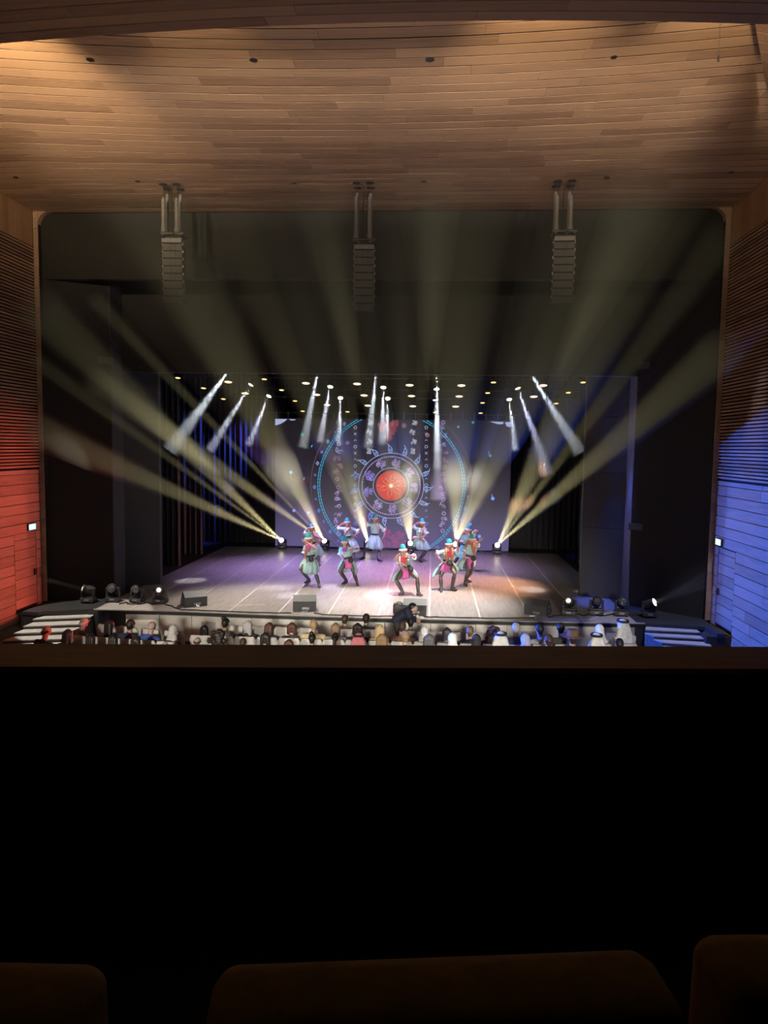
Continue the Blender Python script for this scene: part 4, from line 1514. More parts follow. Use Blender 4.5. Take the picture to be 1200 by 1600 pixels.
def hand(b, w, d, side, curl=.5, s=1.0):
    """palm and five fingers from the wrist along d; side points to the thumb"""
    d = Vector(d).normalized()
    side = Vector(side)
    side = (side - d * side.dot(d)).normalized()
    pn = d.cross(side).normalized()
    w = Vector(w)
    for k in (-1, 0, 1):
        cap(b, w + d * .01 * s + side * k * .012 * s, .018 * s, w + d * .085 * s + side * k * .024 * s, .016 * s, 8)
    for k, ln in ((-1.5, .055), (-.5, .072), (.5, .078), (1.5, .068)):
        p0 = w + d * .085 * s + side * k * .019 * s
        p1 = p0 + (d + pn * curl * .5 + side * k * .09).normalized() * ln * .52 * s
        p2 = p1 + (d * (1 - curl * .7) + pn * curl * 1.2).normalized() * ln * .5 * s
        cap(b, p0, .0092 * s, p1, .0085 * s, 6)
        cap(b, p1, .0085 * s, p2, .0072 * s, 6)
    t0 = w + d * .03 * s + side * .03 * s
    t1 = t0 + (d * .7 + side * .8).normalized() * .04 * s
    t2 = t1 + (d + pn * .3 + side * .15).normalized() * .033 * s
    cap(b, t0, .0125 * s, t1, .011 * s, 6)
    cap(b, t1, .0105 * s, t2, .0085 * s, 6)


def head_shape(b, c, F, U, s=1.0):
    """skull, jaw, nose, brow, ears; F looks forward, U is up"""
    F, U = Vector(F).normalized(), Vector(U).normalized()
    U = (U - F * U.dot(F)).normalized()
    Rr = F.cross(U)
    c = Vector(c)
    cap(b, c + U * .025 * s - F * .018 * s, .088 * s, c + U * .03 * s + F * .012 * s, .08 * s)
    cap(b, c + F * .022 * s, .072 * s, c - U * .065 * s + F * .045 * s, .042 * s)
    cap(b, c + F * .088 * s + U * .012 * s, .010 * s, c + F * .105 * s - U * .018 * s, .015 * s, 8)
    for k in (-1, 1):
        cap(b, c + Rr * k * .082 * s - F * .005 * s + U * .012 * s, .016 * s, c + Rr * k * .082 * s - F * .005 * s - U * .02 * s, .012 * s, 8)
        cap(b, c + Rr * k * .012 * s + F * .082 * s + U * .03 * s, .012 * s, c + Rr * k * .05 * s + F * .07 * s + U * .03 * s, .011 * s, 8)
    cap(b, c + F * .076 * s - U * .048 * s - Rr * .018 * s, .012 * s, c + F * .076 * s - U * .048 * s + Rr * .018 * s, .012 * s, 8)
    return Rr


def face_parts(root, off, c, F, U, s=1.0):
    F, U = Vector(F).normalized(), Vector(U).normalized()
    U = (U - F * U.dot(F)).normalized()
    Rr = F.cross(U)
    for k in (-1, 1):
        b = MB()
        ball(b, c + Rr * k * .032 * s + F * .077 * s + U * .012 * s, .013 * s)
        b.build('eye', M_EYE, root, off, True)
    b = MB()
    cap(b, c + F * .087 * s - U * .048 * s - Rr * .018 * s, .006 * s, c + F * .087 * s - U * .048 * s + Rr * .018 * s, .006 * s, 6)
    b.build('mouth', M_LIP, root, off, True)


def seg_dist(p, a, c):
    ab = c - a
    t = max(0, min(1, (p - a).dot(ab) / max(1e-9, ab.length_squared)))
    return (p - a - ab * t).length


def figure(J, F, root, off, skirted=True, mats=None, fem=True, shoes=True):
    """one continuous body from joints (room coordinates)"""
    b = MB()
    U = (J['head'] - J['neck']).normalized()
    Rr = head_shape(b, J['head'], F, (U + Vector((0, 0, 1))).normalized(), J.get('hs', 1.0))
    ch = J['neck'].lerp(J['pel'], .30)
    wa = J['neck'].lerp(J['pel'], .66)
    sh = (J['sR'] - J['sL'])
    cap(b, J['neck'] - U * .03, .052, J['head'] - U * .05, .05)
    cap(b, J['sL'].lerp(J['sR'], .08), .052, J['sL'].lerp(J['sR'], .92), .052)
    cx = sh.normalized() if sh.length > .05 else Vector((1, 0, 0))
    for k in (-1, 1):
        cap(b, J['neck'].lerp(J['pel'], .12) + cx * k * .055, .072, ch + cx * k * .06, .088)
        cap(b, ch + cx * k * .06, .088, wa + cx * k * .042, .078)
        cap(b, wa + cx * k * .042, .078, J['pel'] + cx * k * .065, .095)
        if fem:
            fr = Vector(F) - U * Vector(F).dot(U)
            ball(b, ch + cx * k * .065 + fr.normalized() * .06, .062)
    for q in ('L', 'R'):
        s_, e, w = J['s' + q], J['e' + q], J['w' + q]
        cap(b, s_, .048, e, .036)
        cap(b, e, .038, e.lerp(w, .35), .037)
        cap(b, e.lerp(w, .35), .037, w, .025)
        d = (w - e).normalized()
        if 'h' + q in J:
            d = (J['h' + q] - w).normalized()
        hand(b, w, d, U + Vector(F) * .4 if abs(d.dot(U)) < .8 else Vector(F), .45, 1.08)
        hp, k, a, t = J['h_' + q], J['k' + q], J['a' + q], J['t' + q]
        cap(b, hp, .088, hp.lerp(k, .5), .072)
        cap(b, hp.lerp(k, .5), .072, k, .053)
        cap(b, k, .052, k.lerp(a, .35), .054)
        cap(b, k.lerp(a, .35), .054, a, .036)
        heel = a + (a - t).normalized() * .03
        heel.z = a.z - .035
        cap(b, heel, .032, a.lerp(t, .6) - Vector((0, 0, .015)), .034)
        cap(b, a.lerp(t, .6) - Vector((0, 0, .015)), .034, t, .027)
        cap(b, a, .038, a.lerp(t, .5), .036)

    def pick(p):
        if seg_dist(p, J['neck'], J['head']) < .14 and (p - J['neck']).dot(U) > .0:
            return 0
        best, idx = 9, 1
        for q in ('L', 'R'):
            for a_, c_, i_ in ((J['h_' + q], J['k' + q], 1), (J['k' + q], J['a' + q], 1), (J['a' + q], J['t' + q], 2), (J['s' + q], J['e' + q], 3), (J['e' + q], J['w' + q], 3), (J['w' + q], J['w' + q] + (J['w' + q] - J['e' + q]).normalized() * .16, 0)):
                dd = seg_dist(p, a_, c_)
                if dd < best:
                    best, idx = dd, i_
        if seg_dist(p, J['neck'], J['pel']) < best:
            idx = 3
        return idx
    return fuse('body', b, mats, root, off, .0085, 3, pick)


def skirt(root, off, wst, hemL, hemR, hemF, m, name, depth=.3, gap=None, folds=9, r0=(.135, .105), fold_amp=.03, lining=None, puff=.05):
    """open flared cloth hanging from the waist; gap = half angle left open in front"""
    n_ = 72
    rows = 9
    vs, fs = [], []
    a0, a1 = (-math.pi / 2 + gap, 1.5 * math.pi - gap) if gap else (-math.pi / 2, 1.5 * math.pi)
    for r_ in range(rows + 1):
        t = r_ / rows
        for i in range(n_ + 1):
            a = a0 + (a1 - a0) * i / n_
            c, s = math.cos(a), math.sin(a)
            side = hemR if c > 0 else hemL
            k = abs(c)
            hem = Vector((wst.x + (side.x - wst.x) * k, wst.y + s * depth + (side.y - wst.y) * k, side.z * k * k + hemF * (1 - k * k)))
            top = wst + Vector((c * r0[0], s * r0[1], 0))
            tt = t ** .9
            p = top.lerp(hem, tt)
            bulge = math.sin(math.pi * t) * puff
            p += Vector((c, s, 0)) * (bulge + fold_amp * t * math.sin(a * folds + 1.3))
            p.z += fold_amp * .5 * t * math.cos(a * folds * .5)
            vs.append(p)
    w_ = n_ + 1
    for r_ in range(rows):
        for i in range(n_):
            q = r_ * w_ + i
            fs.append((q, q + w_, q + w_ + 1, q + 1))
    b = MB().add(vs, fs)
    o = b.build(name, [m, lining or m], root, off, True)
    so = o.modifiers.new('thickness', 'SOLIDIFY')
    so.thickness = .012
    so.material_offset = 1 if lining else 0
    return o


def strand(b, pts, r0, r1, braid=False):
    """hair or tassel along a curve"""
    pts = [Vector(p) for p in pts]
    n_ = 14
    dense = []
    for i in range(n_ + 1):
        u = i / n_ * (len(pts) - 1)
        j = min(int(u), len(pts) - 2)
        f = u - j
        p0, p1 = pts[max(j - 1, 0)], pts[j]
        p2, p3 = pts[j + 1], pts[min(j + 2, len(pts) - 1)]
        dense.append(.5 * ((2 * p1) + (p2 - p0) * f + (2 * p0 - 5 * p1 + 4 * p2 - p3) * f * f + (3 * p1 - p0 - 3 * p2 + p3) * f ** 3))
    rs = []
    for i in range(n_ + 1):
        r = r0 + (r1 - r0) * i / n_
        rs.append(r * (1 + (.22 * (1 if i % 2 else -1) if braid else 0)))
    b.tube(dense, rs, 8)


def dancer(sp):
    Y0 = sp['Y']

    def pt(v):
        return at(v[0], v[1], Y=Y0 + (v[2] if len(v) > 2 else 0))
    J = {}
    for k in ('head', 'neck', 'pel', 'sL', 'sR', 'eL', 'eR', 'wL', 'wR', 'kL', 'kR'):
        J[k] = pt(sp[k])
    for k in ('hL', 'hR'):
        if k in sp:
            J[k] = pt(sp[k])
    for q in ('L', 'R'):
        for k, zz in (('a', ZS + .11), ('t', ZS + .045)):
            v = sp[k + q]
            J[k + q] = pt(v) if len(v) > 2 else at(v[0], v[1], Z=zz)
        if len(sp['a' + q]) == 2:
            f = J['t' + q] - J['a' + q]
            if f.length > .30 or f.length < .12:
                J['a' + q] = J['t' + q] - f.normalized() * .2
                J['a' + q].z = ZS + .11
    fa = R(sp.get('face', 0))
    F = Vector((math.sin(fa), -math.cos(fa), -.12)).normalized()
    J['h_L'] = J['pel'] + Vector((-.085, 0, -.03))
    J['h_R'] = J['pel'] + Vector((.085, 0, -.03))
    zmin = ZS + .008
    base = (J['tL'] + J['tR']) / 2
    off = Vector((base.x, base.y, ZS))
    root = thing('person', sp['label'], 'person', tuple(off), 0, 'dancers on stage')
    U = (J['head'] - J['neck']).normalized()
    figure(J, F, root, off, mats=[M_SKIN, M_TIGHT, M_BOOT, M_SLEEVE])
    face_parts(root, off, J['head'], F, (U + Vector((0, 0, 1))).normalized())
    # robe bodice with short flared sleeves
    b = MB()
    cx = (J['sR'] - J['sL']).normalized()
    ch, wa = J['neck'].lerp(J['pel'], .3), J['neck'].lerp(J['pel'], .72)
    cap(b, J['sL'].lerp(J['sR'], .05), .066, J['sL'].lerp(J['sR'], .95), .066)
    fr = F - U * F.dot(U)
    for k in (-1, 1):
        cap(b, J['neck'].lerp(J['pel'], .1) + cx * k * .055, .086, ch + cx * k * .062, .103)
        cap(b, ch + cx * k * .062, .103, wa + cx * k * .045, .095)
        cap(b, wa + cx * k * .045, .095, wa.lerp(J['pel'], .4) + cx * k * .05, .1)
        ball(b, ch + cx * k * .065 + fr.normalized() * .06, .074)
    for q in ('L', 'R'):
        cap(b, J['s' + q], .064, J['s' + q].lerp(J['e' + q], .75), .068)
    fuse('robe_bodice', b, M_ROBE, root, off, .013, 3)
    for q in ('L', 'R'):
        a_, c_ = J['s' + q].lerp(J['e' + q], .68), J['s' + q].lerp(J['e' + q], .96)
        MB().tube([a_, a_.lerp(c_, .6), c_], [.072, .086, .09], 14, cap=False).build('cuff', M_CUFF, root, off, True).modifiers.new('thickness', 'SOLIDIFY').thickness = -.012
    # belt, pouch, sash
    bw = J['neck'].lerp(J['pel'], .74)
    b = MB()
    ax = (J['neck'] - J['pel']).normalized()
    Mb = Matrix.Translation(bw) @ ax.to_track_quat('Z', 'Y').to_matrix().to_4x4() @ Matrix.Diagonal((1.16, 1.0, 1, 1))
    b.lathe([(.128, -.03), (.14, -.028), (.14, .028), (.128, .03)], 24, Mb)
    b.build('belt', M_SASH if sp.get('sash') else M_BELT, root, off)
    if sp.get('sash'):
        b = MB()
        for pts in sp['sash']:
            q = [pt(v) for v in pts]
            b.tube(q, [.05] + [.045] * (len(q) - 2) + [.02], 8)
        b.build('sash_tail', M_SASH, root, off, True)
    if 'pouch' in sp:
        c = pt(sp['pouch'])
        b = MB()
        ball(b, c, .085, (1, .55, 1))
        b.tube([c + Vector((-.05, 0, .06)), c + Vector((0, -.02, .1)), c + Vector((.05, 0, .06))], .014, 6)
        ball(b, c + Vector((0, -.05, 0)), .03)
        b.build('pouch', M_BELT, root, off, True)
    # skirts
    hL, hR = pt(sp['hemL']), pt(sp['hemR'])
    hF = pt((sp['pel'][0], sp['hemF'])).z
    skirt(root, off, bw + Vector((0, 0, -.01)), hL, hR, hF, M_ROBE, 'robe_skirt', sp.get('depth', .3), R(sp['gap']) if sp.get('gap') else None)
    if 'pink' in sp:
        pL, pR = pt(sp['pink'][0]), pt(sp['pink'][1])
        skirt(root, off, bw + Vector((0, 0, -.03)), pL, pR, pt((sp['pel'][0], sp['pink'][2])).z, M_PINKS, 'underskirt', .17, None, 7, (.12, .1), .018, None, .012)
    # boots
    b = MB()
    for q in ('L', 'R'):
        k, a, t = J['k' + q], J['a' + q], J['t' + q]
        b = MB()
        cap(b, k.lerp(a, .25), .062, k.lerp(a, .45), .062)
        cap(b, k.lerp(a, .45), .062, a, .045)
        heel = a + (a - t).normalized() * .03
        heel.z = a.z - .055
        cap(b, heel, .036, a.lerp(t, .6) - Vector((0, 0, .03)), .037)
        cap(b, a.lerp(t, .6) - Vector((0, 0, .03)), .037, t, .03)
        cap(b, a, .045, a.lerp(t, .5) - Vector((0, 0, .01)), .038)
        if len(sp['a' + q]) == 2:
            lo = min(v.z for v in b.v)
            dz = ZS + .009 - lo
            for v in b.v:
                v.z = max(v.z, ZS + .011)
        fuse('boot', b, M_BOOT, root, off, .013, 2)
    # hat with fur band, hair
    c = J['head']
    Uh = (U + Vector((0, 0, .6))).normalized()
    Mh = Matrix.Translation(c + Uh * .045) @ Uh.to_track_quat('Z', 'Y').to_matrix().to_4x4()
    MB().lathe([(.098, .045), (.092, .09), (.072, .15), (.05, .19), (.022, .205), (0, .208)], 16, Mh).build('hat', M_HAT, root, off, True)
    b = MB()
    for i in range(14):
        a = 2 * math.pi * i / 14
        ball(b, (0, 0, 0), .042, (1, 1, .95), Mh @ Matrix.Translation((.088 * math.cos(a), .088 * math.sin(a), .035)))
    fuse('hat_fur', b, M_FUR, root, off, .014, 1)
    b = MB()
    ball(b, c - F * .03 + U * .0, .105, (1, 1, 1.05))
    for pts in sp['hair']:
        strand(b, [c + Vector((.07 if pts[0][0] > sp['head'][0] else -.07, .03, -.02))] + [pt(v) for v in pts], .05, .03, True)
    b.build('hair', sp.get('hairm', M_HAIRR), root, off, True)
    if 'tassel' in sp:
        b = MB()
        for pts in sp['tassel']:
            strand(b, [pt(v) for v in pts], .03, .012)
        b.build('tassel', M_FUR, root, off, True)
    if 'scarf' in sp:
        b = MB()
        pts = [pt(v) for v in sp['scarf']]
        strand(b, pts, .05, .035)
        strand(b, [p + Vector((.045, .0, .0)) for p in pts], .045, .03)
        b.build('scarf', sp.get('scarfm', M_SCARF), root, off, True)
    return root


f_ = -.14   # towards the camera
DANCERS = [
    dict(label='dancer crouching in front at far left, pale palm at the brow, pouch at waist', Y=21.7, face=-25, head=(481.8, 845.5), neck=(482.8, 852), pel=(486.3, 874), sL=(477.2, 854.5), sR=(488.2, 854.5), eL=(475.8, 865), wL=(478.5, 872.5, f_), eR=(491.5, 856.5, -.2), wR=(479.5, 847.5, -.26), hR=(474.5, 845.8, -.26),
         kL=(469.8, 889.5, -.22), kR=(493, 896, -.05), aL=(483, 905.5), tL=(476.5, 910), aR=(498.2, 912), tR=(499.8, 917), hemL=(468.2, 886, -.05), hemR=(497, 895), hemF=896, gap=None, depth=.24, pouch=(486, 874.2, -.2), hair=[[(479, 855, f_), (476.5, 868, f_)], [(485.5, 852, f_), (482, 862, -.2)]], scarf=[(480.5, 852, -.18), (479, 860, -.18)], scarfm=M_PINKS),
    dict(label='dancer at back left with a long auburn braid swinging right, behind the crouching one', Y=26.3, face=20, head=(487.5, 827.6), neck=(488.6, 832.8), pel=(492.2, 853), sL=(481.6, 834), sR=(495.2, 834.6), eL=(474.8, 833), wL=(480, 827.5), hL=(484, 825.5), eR=(503, 843), wR=(497, 848, -.2),
         kL=(487, 866, -.1), kR=(496.5, 866), aL=(489, 877), tL=(486, 880.5), aR=(498.2, 879), tR=(500, 883), hemL=(483, 867), hemR=(505, 867), hemF=870, hair=[[(492, 836, -.2), (498, 840, -.25), (504, 843, -.25)], [(490.5, 836, -.2), (494, 844, -.25), (497, 848, -.25)]]),
    dict(label='dancer lunging in front, second from left, big brown hair and purple underskirt', Y=22.3, face=-8, head=(539.3, 850.4), neck=(540, 857), pel=(544.4, 876), sL=(532.8, 857.5), sR=(547, 857.5), eL=(532.4, 867), wL=(536.4, 873.8, f_), eR=(559, 857.2, -.1), wR=(552, 858.5, -.3),
         kL=(530.8, 892, -.25), kR=(552.6, 894.5, -.05), aL=(541.5, 907), tL=(534.8, 912), aR=(557.6, 909), tR=(559.2, 914.5), hemL=(528.2, 894), hemR=(558, 896), hemF=896, gap=52, pouch=(548, 875.6, -.2), pink=((536.5, 884.5), (552.5, 886), 887), hairm=M_HAIRB, hair=[[(534.5, 853), (533.5, 857)], [(545, 853), (546, 858)]], scarf=[(538, 856, -.18), (536.5, 862, -.2)], scarfm=mat('purple_scarf', (.42, .06, .5), .7)),
    dict(label='dancer at back, second from left, pink braid across chest and elbow out left', Y=27.0, face=5, head=(542.4, 819.4), neck=(542.8, 824.6), pel=(547, 843), sL=(536.4, 826), sR=(549.6, 826), eL=(527.2, 826), wL=(533, 819.6), hL=(537, 818.4), eR=(561, 830.4), wR=(554.5, 836.6, -.15), hR=(551, 839, -.15),
         kL=(539.5, 862, -.15), kR=(553, 864), aL=(537, 877.5), tL=(532.5, 881), aR=(553, 876), tR=(554.5, 880), hemL=(536, 861), hemR=(561.5, 861), hemF=864, hair=[[(546, 825.5, -.2), (542, 831, -.25), (538.4, 835.6, -.25)]], tassel=[[(545, 824, -.2), (541, 830, -.27), (538, 835.4, -.27)]]),
    dict(label='dancer at back with raised left fist, third from left, wide stride', Y=27.25, face=-30, head=(585.8, 813.4), neck=(586.2, 818.6), pel=(585.6, 840), sL=(579.8, 820), sR=(592.4, 820.6), eL=(573.2, 819.6), wL=(571, 814), hL=(569.2, 810.6), eR=(601.2, 830), wR=(599.6, 838.5, -.12), hR=(598.6, 843, -.14),
         kL=(571.6, 850, -.1), kR=(592, 859, -.1), aL=(568.6, 869.5), tL=(562.4, 873.5), aR=(591.8, 872.8), tR=(597, 876.4), hemL=(572, 854), hemR=(597, 859.5), hemF=857, hair=[[(590.5, 822, -.2), (591, 832, -.22)]], tassel=[[(589.5, 818, -.2), (590.8, 826, -.25), (591.2, 832, -.25)]]),
    dict(label='dancer at back with pale pink sash, elbow up, lifting one foot', Y=27.2, face=10, head=(658.8, 820.2), neck=(658, 825.6), pel=(655.6, 844), sL=(650.4, 826.4), sR=(663.4, 826.6), eL=(644.6, 822), wL=(650.6, 817.8), hL=(654, 817), eR=(667, 834.6), wR=(661, 840.4, -.12),
         kL=(647, 853.5, -.05), kR=(665.6, 861, -.15), aL=(645.5, 860.5, .25), tL=(641, 865, .25), aR=(655.4, 873.8), tR=(659.4, 878), hemL=(645.5, 851), hemR=(671, 859.5), hemF=858, sash=[[(656, 840.5, -.16), (648, 839.5, -.2), (642.6, 840.5, -.2)], [(658, 840.5, -.16), (661.5, 842.5, -.2), (664.4, 846.4, -.2)]], hair=[[(661.5, 828, -.2), (658, 837, -.2)]], tassel=[[(660.5, 825, -.2), (659, 832, -.24), (656.8, 838.6, -.22)]]),
    dict(label='dancer squatting at front centre, arm across the eyes, pink skirt', Y=20.95, face=-10, head=(630, 863.6), neck=(631, 870), pel=(635.4, 890), sL=(624.4, 871.6), sR=(637.6, 871.6), eL=(623.6, 882, -.05), wL=(629.4, 887.2, -.16), eR=(648, 869.6, -.12), wR=(636, 867, -.26), hR=(629, 867, -.26),
         kL=(619.2, 906.6, -.25), kR=(652, 903.6, -.22), aL=(629.2, 925), tL=(623, 929), aR=(653.4, 926), tR=(659.6, 930), hemL=(611.6, 905), hemR=(652, 902), hemF=908, gap=55, pouch=(641.6, 889.6, -.2), pink=((621.5, 900.5), (639.5, 902), 902.5), hair=[[(624, 869, -.05), (622, 876, -.05)], [(635, 872, -.2), (634.6, 886, -.22)]], tassel=[[(626, 864, -.05), (620, 869, -.05), (615.5, 875, -.05)], [(625.5, 867, -.05), (620.5, 873, -.05), (618.5, 879, -.05)], [(625, 870, -.1), (624.5, 880, -.18), (628.5, 888, -.2)]], scarf=[(628.6, 870, -.19), (629.4, 880, -.2)]),
    dict(label='dancer right of centre with long hair over both shoulders, red scarf, skirt flung left', Y=21.75, face=-12, head=(702, 854.8), neck=(702, 861), pel=(698.8, 881), sL=(693.6, 861.8), sR=(708.4, 861.8), eL=(681.6, 865, -.05), wL=(686.8, 872.4, -.12), eR=(715.4, 861.5, -.1), wR=(714.6, 851.5, -.12), hR=(714.2, 846, -.12),
         kL=(688.2, 902, -.1), kR=(710.4, 896.6, -.28), aL=(689.8, 918.4), tL=(689.4, 924.4), aR=(706.4, 917.4), tR=(713.4, 921.6), hemL=(674.5, 901.5), hemR=(716.6, 893), hemF=899, gap=58, pouch=(702.8, 880.6, -.2), pink=((686.4, 892.4), (707.4, 889.6), 892.5), hair=[[(697.2, 862, -.18), (697.6, 878, -.2)], [(707.2, 862, -.18), (706.4, 876, -.2)], [(700, 863, -.16), (699.6, 877, -.2)]], scarf=[(701.4, 861, -.19), (701.2, 870, -.2)]),
    dict(label='dancer at right front with blue-lit skirt and pink underskirt, head turned right', Y=22.35, face=35, head=(737.8, 846.8), neck=(737, 853), pel=(733.8, 873.6), sL=(730.4, 854.4), sR=(742.4, 853), eL=(726, 863.4, -.1), wL=(726.6, 869.8, -.2), eR=(746.4, 850.8, .1), wR=(748.2, 846.2), hR=(751, 843.6),
         kL=(731, 894, -.15), kR=(739, 889.8, -.2), aL=(726.4, 910.4), tL=(730.2, 915), aR=(731.4, 905), tR=(736, 908.6), hemL=(714.4, 885), hemR=(738.6, 890), hemF=893, gap=40, pouch=(740, 872.4, -.16), pink=((729, 886.5), (738.8, 886), 887.5), hair=[[(741.6, 855, -.2), (741, 867, -.2)], [(739, 854, -.22), (740.2, 866, -.22)], [(729.8, 848, -.05), (727.4, 855, -.1)]], scarf=[(738.6, 853.5, -.2), (740, 858.5, -.2)]),
    dict(label='dancer behind the right front dancer, only head, arms and one stretched leg in view', Y=25.6, face=30, head=(731.2, 831), neck=(729.8, 836.4), pel=(726.6, 856), sL=(723.2, 838), sR=(735, 837.4), eL=(721.8, 848, -.05), wL=(716, 846, -.15), hL=(712.6, 844, -.15), eR=(741.6, 833.6, .1), wR=(739.8, 830.6, -.05), hR=(742.4, 830.2, -.05),
         kL=(716.4, 869, -.05), kR=(730, 869, -.1), aL=(708, 883), tL=(705, 888), aR=(729.4, 884), tR=(731.6, 888.5), hemL=(713.4, 867.5), hemR=(733, 870), hemF=873, hair=[[(725, 832), (721, 838), (719.4, 843)], [(733.6, 838, -.2), (733.4, 848, -.2)]]),
]
for sp in DANCERS:
    dancer(sp)

# ================================================================== AUDIENCE
# seat: local origin on the floor, sitter looks along +y
def seat_meshes():
    b = MB()
    nx, nz = 10, 8
    vs, fs = [], []
    hw, z0, z1 = .24, .30, 1.04

    def P(u, v, side):
        x = (u - .5) * 2 * hw
        z = z0 + (z1 - z0) * v
        c = 1 - max(0, (abs(u - .5) * 2 - .8) / .2) ** 2 * max(0, (v - .8) / .2) * .12
        z = z0 + (z1 - z0) * v * c
        y = -.27 - .10 * v - (.02 * math.cos((u - .5) * math.pi))
        th = .095 * (1 - .45 * v) * (1 - .5 * max(0, abs(u - .5) * 2 - .85) / .15)
        return (x, y - side * th, z)
    b2 = MB()
    g = [[[P(i / nx, j / nz, s_) for i in range(nx + 1)] for j in range(nz + 1)] for s_ in (0, 1)]
    for s_ in (0, 1):
        o = len(vs)
        for j in range(nz + 1):
            vs += g[s_][j]
        for j in range(nz):
            for i in range(nx):
                q = o + j * (nx + 1) + i
                fs.append((q, q + 1, q + nx + 2, q + nx + 1) if s_ == 0 else (q, q + nx + 1, q + nx + 2, q + 1))
    n1 = (nx + 1) * (nz + 1)
    ring = [i for i in range(nx + 1)] + [j * (nx + 1) + nx for j in range(1, nz + 1)] + [nz * (nx + 1) + i for i in range(nx - 1, -1, -1)] + [j * (nx + 1) for j in range(nz - 1, 0, -1)]
    for a, c in zip(ring, ring[1:] + ring[:1]):
        fs.append((a, a + n1, c + n1, c))
    b2.add(vs, fs)
    return b2


def make_seat():
    t = thing('theatre_seat', 'seat', 'seat', (0, 0, ZF))
    seat_meshes().build('backrest', M_SEAT, t, smooth=True)
    MB().bbox((0, -.02, .43), (.225, .25, .055), .04).build('cushion', M_SEAT, t, smooth=True)
    for sx in (-.25, .25):
        MB().bbox((sx, -.06, .63), (.022, .2, .02), .012).bbox((sx, -.1, .31), (.02, .06, .31), .01).build('armrest', M_SEATW, t)
    MB().bbox((0, -.08, .19), (.2, .08, .19), .015).build('base', M_SEATW, t)
    return t


SEAT0 = make_seat()
first = [True]


def seat(x, y, rz, label, group=None):
    if first[0]:
        first[0] = False
        SEAT0.location = (x, y, ZF)
        SEAT0.rotation_euler = (0, 0, rz)
        SEAT0['label'] = label
        if group:
            SEAT0['group'] = group
        return SEAT0
    s_ = dup(SEAT0, (x, y, ZF), rz, label)
    if 'group' in s_:
        del s_['group']
    if group:
        s_['group'] = group
    return s_


# seated bodies, one mesh per build
def seated(fem):
    J = {'hs': .85, 'head': Vector((0, -.06, 1.19)), 'neck': Vector((0, -.13, 1.0)), 'pel': Vector((0, -.10, .57))}
    sw = .175 if fem else .205
    J['sL'], J['sR'] = Vector((-sw, -.13, .955)), Vector((sw, -.13, .955))
    J['eL'], J['eR'] = Vector((-sw - .045, -.05, .70)), Vector((sw + .045, -.05, .70))
    J['wL'], J['wR'] = Vector((-.11, .16, .66)), Vector((.11, .16, .66))
    J['h_L'], J['h_R'] = Vector((-.09, -.08, .57)), Vector((.09, -.08, .57))
    J['kL'], J['kR'] = Vector((-.12, .36, .56)), Vector((.12, .36, .56))
    J['aL'], J['aR'] = Vector((-.12, .36, .12)), Vector((.12, .36, .12))
    J['tL'], J['tR'] = Vector((-.13, .52, .045)), Vector((.13, .52, .045))
    return J


def seated_body(fem):
    J = seated(fem)
    F = Vector((0, 1, 0))
    tmp = figure(J, F, None, (0, 0, 0), mats=[M_SKIN, M_TIGHT, M_BOOT, M_SKIN], fem=fem)
    me = tmp.data
    bpy.data.objects.remove(tmp)
    return me


BODY = {0: seated_body(False), 1: seated_body(True)}


def garment(fem, long_=False):
    J = seated(fem)
    b = MB()
    cap(b, J['sL'].lerp(J['sR'], .06), .07, J['sL'].lerp(J['sR'], .94), .07)
    cap(b, J['neck'] + Vector((0, -.02, -.01)), .075, J['neck'] - Vector((0, 0, .06)), .09)
    w = .09 if not fem else .075
    for k in (-1, 1):
        cap(b, Vector((k * w, -.13, .9)), .112, Vector((k * w * .85, -.11, .7)), .105)
        cap(b, Vector((k * w * .85, -.11, .7)), .105, Vector((k * .085, -.1, .57)), .115)
        if fem:
            ball(b, Vector((k * .07, -.05, .84)), .08)
        q = 'L' if k < 0 else 'R'
        cap(b, J['s' + q], .066, J['e' + q], .055)
        cap(b, J['e' + q], .055, J['e' + q].lerp(J['w' + q], .92), .042)
    if long_:
        for k in (-1, 1):
            cap(b, Vector((k * .09, -.05, .57)), .115, Vector((k * .11, .36, .56)), .09)
            cap(b, Vector((k * .11, .36, .56)), .09, Vector((k * .12, .38, .12)), .1)
    me = fuse('clothing', b, M_CUFF, None, (0, 0, 0), .016, 3, mesh_only=True)
    return me


GARM = {(0, 0): garment(False), (1, 0): garment(True), (0, 1): garment(False, True)}
HC = Vector((0, -.06, 1.19))


